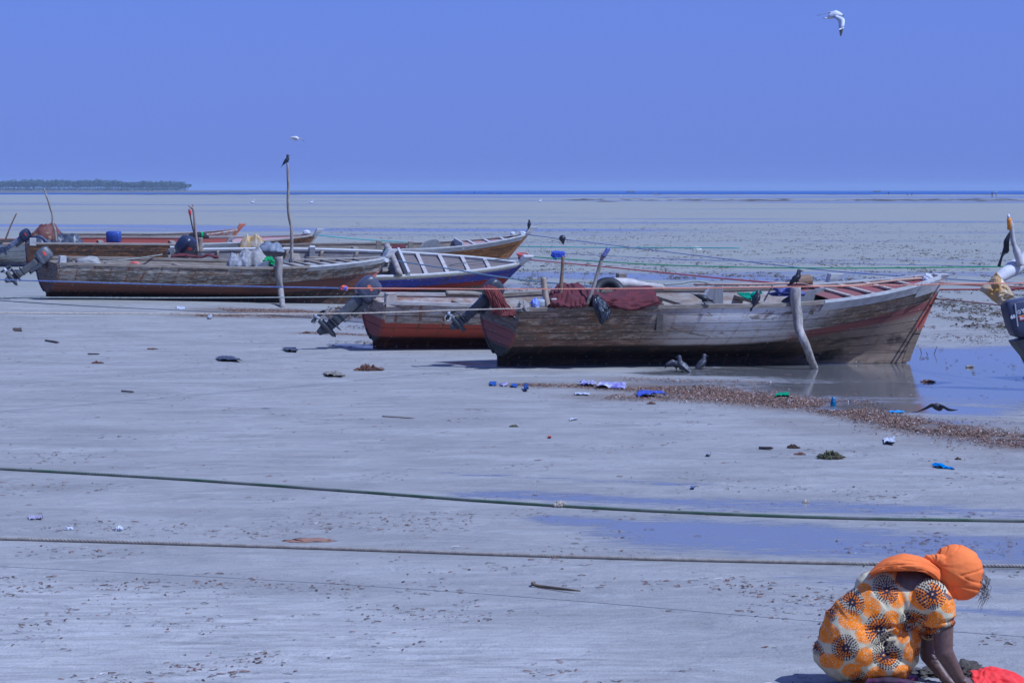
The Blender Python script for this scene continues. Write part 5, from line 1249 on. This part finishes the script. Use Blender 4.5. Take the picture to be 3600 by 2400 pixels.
def clump(label, px, py, w, h, m, n=160, name='seaweed_clump', group='seaweed clumps on the sand', stems=1.0):
    c = gp(px, py); W = w * c.y / F / 2; Hh = h * c.y / F; mb = MB()
    for _ in range(n):
        a = rnd.uniform(0, 6.28); r_ = math.sqrt(rnd.random()); p = c + Vector((W * r_ * math.cos(a), W * .6 * r_ * math.sin(a), .0))
        hh = Hh * (1 - r_ * .8) * rnd.uniform(.5, 1.1); dx = Vector((rnd.uniform(-1, 1), rnd.uniform(-1, 1), 0)) * W * .22
        mb.tube([p, p + dx * .5 + Vector((0, 0, hh * .7)), p + dx + Vector((0, 0, hh)), p + dx * 1.7 + Vector((0, 0, hh * .7))], [.006 * stems, .008 * stems, .006 * stems, .003], 4)
    return tag(mb.obj(name, m), label, 'seaweed', group)
clump('largest bushy seaweed clump on the sand at right, green and brown', 2920, 1612, 90, 34, WEEDG, 260)
clump('small dark seaweed clump just above the largest one', 2788, 1575, 40, 18, WEED, 90)
clump('small red-brown clump left of the largest one', 2812, 1598, 40, 10, WEED2, 60)
clump('feathery tan seaweed clump in front of the two near boats', 1295, 1302, 95, 26, WEED2, 180)
clump('flat dark clump in front of the red-bottomed boat', 1175, 1322, 70, 12, WEEDG, 120)
clump('yellow-brown clump left of the grey boat', 342, 1277, 42, 10, WEED2, 70)
clump('pair of yellow-brown tufts in the left litter', 535, 1228, 40, 8, WEED2, 50)
clump('yellow-brown tuft below the propeller of the red-bottomed boat', 1077, 1172, 30, 10, WEED2, 50)
clump('pale frayed tuft snagged on the green-stained rope', 1970, 1782, 50, 26, ROPET, 140, 'frayed_tuft', None)
clump('small pale tuft standing beyond the green-stained rope', 2833, 1766, 22, 14, ROPET, 50, 'frayed_tuft', None)
clump('brown floating weed patch in the pool', 3262, 1343, 46, 14, WEED2, 70)
clump('dark little clump near the blue plastic strip', 3368, 1615, 20, 10, WEED, 40)
clump('olive weed tangle in the middle of the beach', 1806, 1500, 30, 10, WEEDG, 50)
clump('small tangle of brown weed left of the blue rag heap', 2290, 1420, 30, 12, WEED2, 50)
def rag(label, pts, m, name='plastic_scrap', cat='plastic scrap', group='plastic scraps on the beach', h=.03, seed=1):
    """crumpled film lying on the sand; pts: outline corners TL, TR, BR, BL in photo pixels"""
    q = [gp(*p) for p in pts]; rows = [[q[0], (q[0] + q[1]) / 2, q[1]], [(q[0] + q[3]) / 2, (q[0] + q[1] + q[2] + q[3]) / 4, (q[1] + q[2]) / 2], [q[3], (q[2] + q[3]) / 2, q[2]]]
    o = sheet(name, [[p + Vector((0, 0, h * rnd.uniform(.2, 1))) for p in r] for r in rows], m, nu=18, nv=10, amp=h, fs=6, th=.004, seed=seed)
    return tag(o, label, cat, group)
PB = cl('plastic_blue', (.04, .11, .38), (.03, .08, .30), .4); PV = cl('plastic_violet', (.10, .08, .35), (.55, .52, .6), .4, 5); PG = cl('plastic_green', (.02, .32, .10), (.02, .25, .08), .4)
PW = cl('plastic_white', (.62, .63, .66), (.5, .5, .55), .4); PK = cl('plastic_black', (.03, .032, .038), (.09, .09, .11), .4)
rag('blue plastic scrap, leftmost of the litter below the near boat', [(1720, 1347), (1745, 1347), (1745, 1357), (1722, 1357)], PB)
rag('dark blue scrap in seaweed next to the leftmost one', [(1758, 1350), (1785, 1350), (1785, 1358), (1760, 1358)], PV)
rag('pale blue scrap with black neck, middle of the blue row', [(1797, 1355), (1818, 1354), (1818, 1363), (1797, 1362)], PB)
rag('bright blue crumpled cap at the end of the blue row', [(1842, 1366), (1856, 1366), (1857, 1378), (1842, 1376)], PB, h=.07)
rag('purple and white crumpled bag below the hull', [(2030, 1350), (2092, 1348), (2096, 1360), (2052, 1360)], PV, h=.07)
rag('white crumpled bag with violet edge beside the purple one', [(2110, 1352), (2200, 1352), (2200, 1370), (2100, 1366)], mat('bag_white_violet', (.6, .58, .64), (.14, .1, .4), 5, .4), h=.06)
rag('long ragged royal-blue bag at the edge of the wrack line', [(2235, 1385), (2290, 1388), (2345, 1398), (2245, 1398)], cl('plastic_royal', (.04, .07, .42), (.1, .13, .5), .4), h=.07)
rag('small white strip below the purple bag', [(2020, 1384), (2075, 1386), (2072, 1391), (2022, 1389)], PW)
rag('bright green plastic piece on the wrack line', [(2730, 1390), (2772, 1388), (2776, 1400), (2726, 1399)], PG, h=.05)
rag('pale blue plastic strip beyond the wrack line', [(3124, 1446), (3160, 1445), (3182, 1452), (3128, 1452)], cl('plastic_sky', (.06, .30, .75), (.1, .4, .8), .4))
rag('long bright blue strip on the bare sand at right', [(3275, 1638), (3310, 1640), (3358, 1651), (3290, 1645)], cl('plastic_azure', (.02, .22, .60), (.03, .28, .7), .4), h=.04)
rag('tiny blue square beyond the green-stained rope', [(2429, 1715), (2440, 1715), (2440, 1721), (2429, 1721)], PB, h=.02)
rag('black torn plastic heap on the left sand, larger one', [(758, 1260), (825, 1258), (850, 1274), (770, 1270)], PK, h=.05)
rag('black torn plastic heap on the left sand, upper right one', [(990, 1229), (1040, 1228), (1048, 1240), (1010, 1238)], PK, h=.05)
rag('tan and grey rag in the left litter above the tan weed', [(1135, 1313), (1190, 1314), (1210, 1327), (1150, 1325)], cl('rag_tan', (.18, .16, .13), (.3, .26, .2)), h=.05)
rag('dark brown bark flake at far left', [(45, 1157), (75, 1157), (78, 1166), (50, 1164)], WEED, 'bark_flake', 'bark', None)
rag('pale blue-white plastic scrap on the left shore', [(620, 1080), (650, 1080), (650, 1087), (622, 1087)], PW)
rag('translucent bottle scrap in the left wrack', [(730, 1112), (745, 1111), (746, 1122), (731, 1122)], PW, h=.06)
rag('pale lilac film on the sand at the left edge', [(100, 1820), (150, 1820), (152, 1827), (102, 1827)], cl('film_lilac', (.45, .40, .52)))
rag('clear crumpled cup below the wrack line at right', [(3105, 1545), (3145, 1543), (3146, 1566), (3110, 1562)], PW, h=.05)
rag('white slim straw scrap on the middle sand', [(2004, 1477), (2030, 1473), (2031, 1476), (2005, 1480)], PW)
rag('orange-red bottle cap on the middle sand', [(1927, 1536), (1938, 1536), (1938, 1541), (1927, 1541)], cl('cap_red', (.70, .08, .04)), h=.02)
rag('white and red scrap right of the middle sand', [(2484, 1600), (2497, 1598), (2499, 1606), (2484, 1605)], PW, h=.04)
heap('blue_bottle', 'dark blue bottle standing on the wrack line', 'bottle', gp(2930, 1426), (.035, .035, .09), cl('bottle_blue', (.02, .10, .25), (.02, .2, .35), .2), 3, .1)
heap('white_shell', 'white crumpled paper on the near sand, larger one', 'paper', gp(418, 1865), (.028, .03, .03), PW, 3, .6)
heap('white_shell', 'white crumpled paper on the near sand, flatter left one', 'paper', gp(242, 1861), (.035, .03, .015), PW, 8, .6)
heap('rust_stain_sand', 'orange-brown patch of crumbled clay on the near sand', 'clay patch', gp(1090, 1899), (.17, .11, .006), cl('clay', (.35, .16, .08), (.25, .15, .1)), 8, .5)
def twig(label, pts, r=.006, m=WOODD, cat='twig'):
    o = MB().tube(crv([gp(*p) + Vector((0, 0, .012 + .01 * (i % 2))) for i, p in enumerate(pts)], 12), [r] * 10 + [r * .7, r * .4], 6).obj('twig', m); return tag(o, label, cat, 'twigs on the sand')
twig('long bent twig with a hooked end on the near sand', [(2022, 2066), (1878, 2054), (1872, 2062), (1900, 2066), (2040, 2088)][1:] , .010, mat('twig_brown', (.16, .11, .06), (.1, .07, .04), 9))
twig('straight dark stick on the left sand', [(428, 1377), (472, 1383)], .011)
twig('dark stick with a knot in the left litter', [(160, 1199), (208, 1208)], .018)
twig('short dark stick above the yellow tuft at left', [(310, 1246), (350, 1249)], .012)
twig('thin pale stick lying in the middle of the beach', [(1345, 1466), (1458, 1477)], .008, mat('twig_pale', (.25, .2, .14), (.2, .15, .1), 9))
twig('dark driftwood piece on the sand right of the middle', [(2670, 1578), (2718, 1582)], .016)
twig('pale driftwood piece floating in the pool', [(3396, 1292), (3425, 1292)], .022, POLEM)
for lab, x, y, dx, hh in (('left-leaning bare reed stem in the pool beside the near bow', 3240, 1242, -.03, .10), ('shortest bare reed stem in the pool, between the other two', 3262, 1248, -.03, .05), ('right-leaning bare reed stem in the pool, the tallest', 3284, 1244, .05, .13)):
    tag(MB().tube([gp(x, y), gp(x, y) + Vector((dx, 0, hh))], .006, 5).obj('reed_stem', WOODD), lab, 'reed', 'reed stems in the pool')
# ============================================================ THE CROUCHING PERSON
YP = 13.45
def pp(px, py, d=0.0): return at(px, py, YP + d)
m1 = YP / F     # metres per pixel at the person
foot = gp(3010, 2400)
per = thing('person', 'crouching person in an orange headscarf and a dress printed with orange and black rosettes', 'person', Vector((pp(3060, 2400).x, YP, 0)))
SKIN = None
g = G('skin_dark'); f = g.no(g.co(), 40, 5, .6); g.bump(f, .25, .004)
g.lk(.35, g.b.inputs['Subsurface Weight']) if False else None
SKIN = g.out(g.mx(g.sm(f, .3, .7), (.11, .060, .045), (.16, .09, .066)), .48, .4)
# body
def hand(w, d, cl_=.5, side=1, sc=1.0):
    """palm and five fingers from the wrist w along d (world), curling down"""
    d = d.normalized(); up = Vector((0, 0, 1)); n = d.cross(up).normalized()     # n: across the palm
    dn = d.cross(n).normalized()                                                  # roughly down/forward
    if dn.z > 0: dn = -dn
    out = [cap(w, w + d * .05 * sc, .026 * sc, .030 * sc)]
    for k in (-1, 0, 1): out.append(cap(w + d * .02 * sc + n * k * .014 * sc, w + d * .085 * sc + n * k * .024 * sc, .017 * sc, .014 * sc))
    for k, (o_, L) in enumerate(((-.033, .060), (-.012, .075), (.011, .080), (.033, .070))):
        b = w + d * .09 * sc + n * o_ * sc; dd = (d + dn * (.25 + cl_ * .5)).normalized(); e = b + dd * L * .45 * sc
        d2 = (d + dn * (.8 + cl_)).normalized(); f_ = e + d2 * L * .35 * sc; d3 = (d + dn * (1.4 + cl_ * 1.6)).normalized(); h_ = f_ + d3 * L * .3 * sc
        out += [cap(b, e, .0095 * sc, .0088 * sc), cap(e, f_, .0088 * sc, .008 * sc), cap(f_, h_, .008 * sc, .0068 * sc)]
    tb = w + d * .03 * sc + n * side * .028 * sc; te = tb + (d * .6 + n * side * .6 + dn * .3).normalized() * .038 * sc; tf = te + (d + dn * .6).normalized() * .032 * sc
    out += [cap(tb, te, .013 * sc, .0105 * sc), cap(te, tf, .0105 * sc, .008 * sc)]
    return out
shN, elN, wrN = pp(3312, 2120, -.17), pp(3318, 2290, -.20), pp(3372, 2385, -.14)
shF, elF, wrF = pp(3270, 2130, .17), pp(3262, 2300, .13), pp(3325, 2385, .04)
parts = [ell(pp(2980, 2290), (.13, .15, .12)), cap(pp(2990, 2270), pp(3080, 2170), .115, .12), cap(pp(3080, 2170), pp(3205, 2090), .12, .125),
         ell(pp(3205, 2054), (.135, .13, .096)), cap(pp(3225, 2075), pp(3300, 2040), .07, .055), cap(pp(3300, 2040), pp(3345, 2025), .055, .06),
         ell(pp(3375, 2010), (.085, .075, .095)), ell(pp(3392, 2055), (.055, .055, .06)), cap(pp(3412, 2052), pp(3424, 2062), .016, .014),
         ell(pp(3370, 2040, -.075), (.018, .012, .028)), ell(pp(3370, 2040, .075), (.018, .012, .028)), ell(pp(3404, 2078, 0), (.018, .022, .008)),
         cap(pp(3240, 2085, -.08), shN, .07, .062), cap(shN, elN, .062, .047), cap(elN, wrN, .049, .032),
         cap(pp(3240, 2085, .08), shF, .07, .06), cap(shF, elF, .058, .044), cap(elF, wrF, .044, .028)]
for sd in (-1, 1):
    parts += [cap(pp(2985, 2310, sd * .06), pp(3175, 2290, sd * .06), .075, .052), cap(pp(3175, 2290, sd * .06), pp(3095, 2405, sd * .10), .05, .040), cap(pp(3085, 2412, sd * .12), pp(3190, 2430, sd * .13), .035, .028)]
parts += hand(wrN, Vector((.75, .10, -.40)), .6, 1) + hand(wrF, Vector((.60, -.05, -.45)), .7, -1)
V, Fc, no = blob(parts, .0065, 3)
obj('body', V, Fc, SKIN, per)

# ---- dress
parts = [ell(pp(2998, 2255), (.185, .235, .205)), cap(pp(3010, 2215), pp(3110, 2140), .190, .185), cap(pp(3110, 2140), pp(3225, 2118), .180, .150), ell(pp(3240, 2110), (.135, .19, .115)),
         cap(pp(3040, 2310), pp(3150, 2300), .150, .125), ell(pp(3165, 2265, -.03), (.115, .19, .15)), ell(pp(3120, 2330, -.03), (.14, .2, .10)), ell(pp(3060, 2330), (.135, .2, .095)),
         cap(pp(3265, 2100, -.10), pp(3300, 2140, -.17), .105, .095), cap(pp(3300, 2140, -.17), pp(3306, 2178, -.18), .093, .085),
         cap(pp(3240, 2110, .10), pp(3262, 2175, .17), .10, .085), ell(pp(3262, 2200, .02), (.07, .14, .07)), cap(pp(3060, 2062), pp(3130, 2052), .085, .085),
         cap(pp(2920, 2290), pp(2960, 2330), .10, .10)]
V, Fc, no = blob(parts, .0046, 6)
px = V[:, 0] / YP * F + 1800 if False else V[:, 0] * F / YP + 1800
py = (CH - V[:, 2]) * F / YP + HY
front = V[:, 1] < YP
# folds: gathered waist, sleeve crease, soft drapes
def gauss(x, s): return np.exp(-(x / s) ** 2)
def crease(x0, y0, x1, y1, w, depth):
    """signed depth of a long crease between two points on the cloth (photo pixels as cloth coordinates)"""
    dx, dy = x1 - x0, y1 - y0; L2 = dx * dx + dy * dy
    t = np.clip(((px - x0) * dx + (py - y0) * dy) / L2, 0, 1)
    r = np.hypot(px - x0 - t * dx, py - y0 - t * dy)
    return -1.5 * depth * gauss(r, w) * np.sin(np.pi * np.clip(t, .04, .96)) ** .5
D = np.zeros(len(V))
for c_ in [(3190, 2175, 3090, 2232, 9, .020), (3200, 2180, 3100, 2250, 7, .014), (3200, 2180, 3010, 2190, 7, .010), (3160, 2120, 3200, 2185, 8, .014), (3150, 2060, 3178, 2150, 9, .008),
           (3330, 2180, 3220, 2190, 7, .014), (3355, 2150, 3270, 2160, 6, .010), (3215, 2200, 3205, 2330, 8, .016), (3240, 2200, 3228, 2320, 7, .012), (3250, 2110, 3205, 2180, 9, .012),
           (2905, 2170, 2880, 2250, 8, .006), (3180, 2230, 3120, 2300, 12, .008), (3095, 2240, 3010, 2260, 12, .007), (3060, 2370, 3170, 2345, 10, .008), (2900, 2330, 2960, 2370, 10, .006), (3290, 2040, 3340, 2130, 8, .006)]:
    D += crease(*c_)
D += np.array([.006 * mnoise.noise(Vector((v[0] * 9, v[1] * 9, v[2] * 7))) + .003 * mnoise.noise(Vector((v[0] * 26, v[1] * 22, v[2] * 20))) for v in V])
V2 = V + no * D[:, None]
# printed rosettes (on the cloth)
def z7(x, y, r): return (2700 + x / 2.613, 1800 + y / 2.613, r / 2.613)
blk = [z7(*q) for q in [(1050, 670, 122), (1450, 690, 138), (745, 800, 105), (965, 1010, 140), (655, 1180, 118), (1035, 1250, 135), (1280, 950, 105), (1365, 1270, 80), (1650, 960, 70), (560, 900, 70), (800, 1490, 90), (1270, 1440, 60), (450, 1240, 60), (1450, 1090, 80)]]
org = [z7(q[0], q[1], q[2] * 1.08) for q in [(1235, 560, 92), (1145, 745, 85), (903, 828, 84), (718, 945, 84), (548, 1062, 76), (1350, 740, 88), (1605, 770, 86), (1463, 942, 98), (1085, 930, 84), (828, 1055, 84), (828, 1265, 90), (560, 1320, 88), (1268, 1215, 92), (1180, 1430, 98), (945, 1460, 98), (730, 1400, 80), (860, 690, 60), (620, 860, 60), (1180, 1060, 70), (1340, 1090, 70), (470, 1110, 55), (1690, 900, 60), (1120, 500, 50), (500, 970, 50)]]
off_b = np.where(front, 0.0, 61.0)      # the back panel carries the same print, shifted
wx = np.array([mnoise.noise(Vector((v[0] * 7, v[1] * 7, v[2] * 7 + 3))) for v in V]); wy = np.array([mnoise.noise(Vector((v[0] * 7 + 9, v[1] * 7, v[2] * 7))) for v in V])
X_, Y_ = px + off_b + 12 * wx + D * 150, py + off_b * .4 + 12 * wy - D * 100
rs_ = np.random.RandomState(2)
colr = np.tile(np.array([.60, .51, .31]), (len(V), 1)) * (1 + .05 * rs_.randn(len(V), 1))
ORG = np.array([.85, .22, .0]); BLKc = np.array([.035, .022, .035])
def rosette(cx, cy, R, star, rings, ph):
    dx, dy = X_ - cx, Y_ - cy; r = np.hypot(dx, dy) / R; a = np.arctan2(dy, dx) + ph
    m = np.zeros(len(V), bool); inside = r < 1.0
    n0 = star
    # solid star in the heart with an open eye
    pet = .40 * (.55 + .45 * np.abs(np.cos(a * n0 / 2)) ** .8)
    m |= (r < pet) & (r > .07)
    for (r0, r1, n, k) in rings:
        t = np.clip((r - r0) / (r1 - r0), 0, 1); w = np.sin(np.pi * t) * k
        af = (a * n / (2 * np.pi) + (n % 2) * .5) % 1.0
        m |= (r > r0) & (r < r1) & (np.abs(af - .5) < w * .5)
    return m & inside
for i, (x, y, R) in enumerate(org):
    m = rosette(x, y, R, 14, [(.30, .66, 18, 1.05), (.54, .86, 24, 1.0), (.78, 1.0, 32, .9)], i * .4); colr[m] = ORG
for i, (x, y, R) in enumerate(blk):
    r = np.hypot(X_ - x, Y_ - y) / R
    halo = (r < .70) & (np.sin(np.arctan2(Y_ - y, X_ - x) + i * 1.3) > -.35 + .25 * np.sin(r * 40)); colr[halo] = ORG * .95
    m = rosette(x, y, R, 8, [(.36, .56, 16, .75), (.54, .72, 20, .72), (.70, .86, 26, .7), (.85, 1.0, 32, .65)], i * .7); colr[m] = BLKc
g = G('printed_cotton'); a = g.n('ShaderNodeVertexColor', layer_name='Col').outputs[0]
f = g.no(g.co(), 420, 2, .6); g.bump(f, .15, .002); f2 = g.no(g.co(), 9, 4, .6)
DRESS = g.out(g.mx(g.ma('MULTIPLY', g.sm(f2, .35, .8), .18), a, (.12, .08, .06)), .85, .2)
# open the bottom and the neckline by dropping faces there
ctr = lambda f: (sum(px[i] for i in f) / len(f), sum(py[i] for i in f) / len(f), sum(V[i][1] for i in f) / len(f))
keep = []
for f in Fc:
    x, y, d = ctr(f)
    if y < 2012 - max(0, (3225 - x)) * .25 and x > 3150: continue          # scooped back neckline
    if ((x - 3307) / 34.0) ** 2 + ((y - 2214) / 9.0) ** 2 < 1: continue        # sleeve mouth
    keep.append(f)
obj('dress', V2, keep, DRESS, per, cols=np.clip(colr, 0, 1))

# ---- headscarf: wrapped head, knot, tail looped round the neck and over the back
g = G('orange_cloth'); v = g.co(); f = g.no(v, 300, 2, .6); f2 = g.no(v, 7, 4, .6); g.bump(f, .15, .002)
SCARF = g.out(g.mx(g.sm(f2, .3, .75), (.86, .22, .045), (.72, .155, .03)), .8, .2)
R1 = Matrix.Rotation(rad(22), 3, 'Y')
parts = [ell(pp(3368, 1998), (.138, .118, .128), R1), ell(pp(3378, 2040), (.112, .105, .105), R1), ell(pp(3352, 2060), (.075, .09, .06)), cap(pp(3300, 1985), pp(3330, 1965), .05, .07), cap(pp(3262, 1962, -.05), pp(3300, 1966, -.07), .022, .035)]
V, Fc, no = blob(parts, .006, 5)
px = V[:, 0] * F / YP + 1800; py = (CH - V[:, 2]) * F / YP + HY
# folds fan out of the knot at the nape
kx, ky = 3284, 1978
an = np.arctan2(py - ky, px - kx); rr_ = np.hypot(px - kx, py - ky)
wv = np.array([mnoise.noise(Vector((a * 2.6, r * .004, 1.5))) + .45 * mnoise.noise(Vector((a * 6.5, r * .006, 4.5))) for a, r in zip(an, rr_)])
rg = -np.abs(np.array([mnoise.noise(Vector((a * 3.4 + .003 * r + 3, r * .005, 8.5))) for a, r in zip(an, rr_)]))
V = V + no * (wv * .007 + np.maximum(rg + .12, 0) * -.06 * (rr_ > 25))[:, None]
hs = obj('headscarf', V, Fc, SCARF, per)
# neck band with long folds
band_rows = []
for k, (o1, o2, dd) in enumerate([(-.8, 0, .14), (-1.0, 0, .0), (-.5, 0, -.08), (.3, 0, -.115), (.9, 0, -.105)]):
    ctrl = [(3060, 2014), (3095, 1992), (3140, 1980), (3190, 1978), (3245, 1988), (3288, 2008), (3314, 2038)]
    wid = [6, 18, 26, 29, 26, 24, 26]
    nx_ = [(-.3, 1), (-.35, 1), (-.2, 1), (0, 1), (.1, 1), (-.4, .9), (-.9, .3)]
    band_rows.append([pp(c[0] + o1 * w * n_[0], c[1] + o1 * w * n_[1], dd + (0, -.02, -.04, -.05, -.045, -.01, .05)[i]) for i, (c, w, n_) in enumerate(zip(ctrl, wid, nx_))])
sheet('scarf_band', band_rows, SCARF, per, nu=80, nv=44, amp=.013, fs=8, stretch=(.30, 1.5), th=.008)
sheet('scarf_tail', [[pp(3100, 1982, .12), pp(3070, 2008, .10), pp(3045, 2032, .05)], [pp(3105, 1990, .02), pp(3078, 2012, .0), pp(3048, 2035, -.02)], [pp(3105, 2002, -.05), pp(3072, 2020, -.07), pp(3050, 2037, -.07)]], SCARF, per, nu=20, nv=14, amp=.005, fs=6, th=.006)
# loose fringe below the forehead
rnd = random.Random(4); mb = MB()
for k in range(42):
    a = pp(3456 + rnd.uniform(-42, 8) * (1 if k % 2 else .3), 2030 + rnd.uniform(-25, 60), rnd.uniform(-.06, .06)); L = rnd.uniform(.03, .11)
    mb.tube([a, a + Vector((.02 + rnd.uniform(-.012, .02), 0, -L * .4)), a + Vector((.012 + rnd.uniform(-.025, .02), 0, -L))], [.0022, .0018, .0008], 3)
mb.obj('hair', mat('hair_fringe', (.10, .09, .08), (.2, .18, .15), 20), per)
# sandals
for sd in (-1, 1):
    c = pp(3120, 2425, sd * .14); mb = MB(); ring = []
    n = 20
    for z in (0, .018):
        for i in range(n):
            a = 2 * math.pi * i / n; ring.append(Vector((c.x + .03 + .135 * math.cos(a), c.y + .045 * math.sin(a) * (1 + .2 * math.cos(a)), .004 + z)))
    mb.add(ring, [tuple(range(n))[::-1], tuple(range(n, 2 * n))] + [(i, (i + 1) % n, n + (i + 1) % n, n + i) for i in range(n)])
    mb.obj('sandal', mat('sandal_plum', (.16, .02, .10), (.12, .02, .08), 9), per, smooth=False)
# plum cloth showing under the hem
sheet('underskirt', [[pp(3050, 2385, -.18), pp(3130, 2380, -.22), pp(3200, 2390, -.20)], [pp(3040, 2402, -.20), pp(3130, 2400, -.25), pp(3228, 2404, -.22)], [pp(3040, 2418, -.16), pp(3130, 2418, -.20), pp(3230, 2414, -.18)]], mat('plum_cloth', (.16, .015, .10), (.03, .02, .03), 3, .8), per, nu=24, nv=10, amp=.012, fs=5, th=.006)

# ---- red cloth on the sand by her hand, churned sand
RC = None
g = G('red_cloth'); f = g.no(g.co(), 11, 4, .6); g.bump(g.no(g.co(), 200, 2, .6), .1, .002); RC = g.out(g.mx(g.sm(f, .3, .7), (.72, .035, .03), (.78, .07, .06)), .8, .2)
o = sheet('red_cloth', [[pp(3408, 2358, .10), pp(3440, 2352, .12), pp(3475, 2345, .12), pp(3530, 2352, .12), pp(3590, 2378, .12), pp(3625, 2420, .1)],
                    [pp(3414, 2362, 0), pp(3440, 2366, .02), pp(3478, 2352, .03), pp(3535, 2358, .03), pp(3588, 2386, .0), pp(3620, 2430, 0)],
                    [pp(3420, 2385, -.08), pp(3450, 2386, -.08), pp(3480, 2388, -.06), pp(3530, 2392, -.08), pp(3580, 2405, -.1), pp(3605, 2440, -.1)],
                    [pp(3428, 2412, -.16), pp(3460, 2414, -.16), pp(3490, 2420, -.16), pp(3530, 2425, -.16), pp(3570, 2430, -.16), pp(3600, 2445, -.16)]], RC, nu=50, nv=36, amp=.022, fs=6, th=.005, seed=6)
tag(o, 'crumpled bright red cloth on the sand by the hand of the crouching person', 'cloth')
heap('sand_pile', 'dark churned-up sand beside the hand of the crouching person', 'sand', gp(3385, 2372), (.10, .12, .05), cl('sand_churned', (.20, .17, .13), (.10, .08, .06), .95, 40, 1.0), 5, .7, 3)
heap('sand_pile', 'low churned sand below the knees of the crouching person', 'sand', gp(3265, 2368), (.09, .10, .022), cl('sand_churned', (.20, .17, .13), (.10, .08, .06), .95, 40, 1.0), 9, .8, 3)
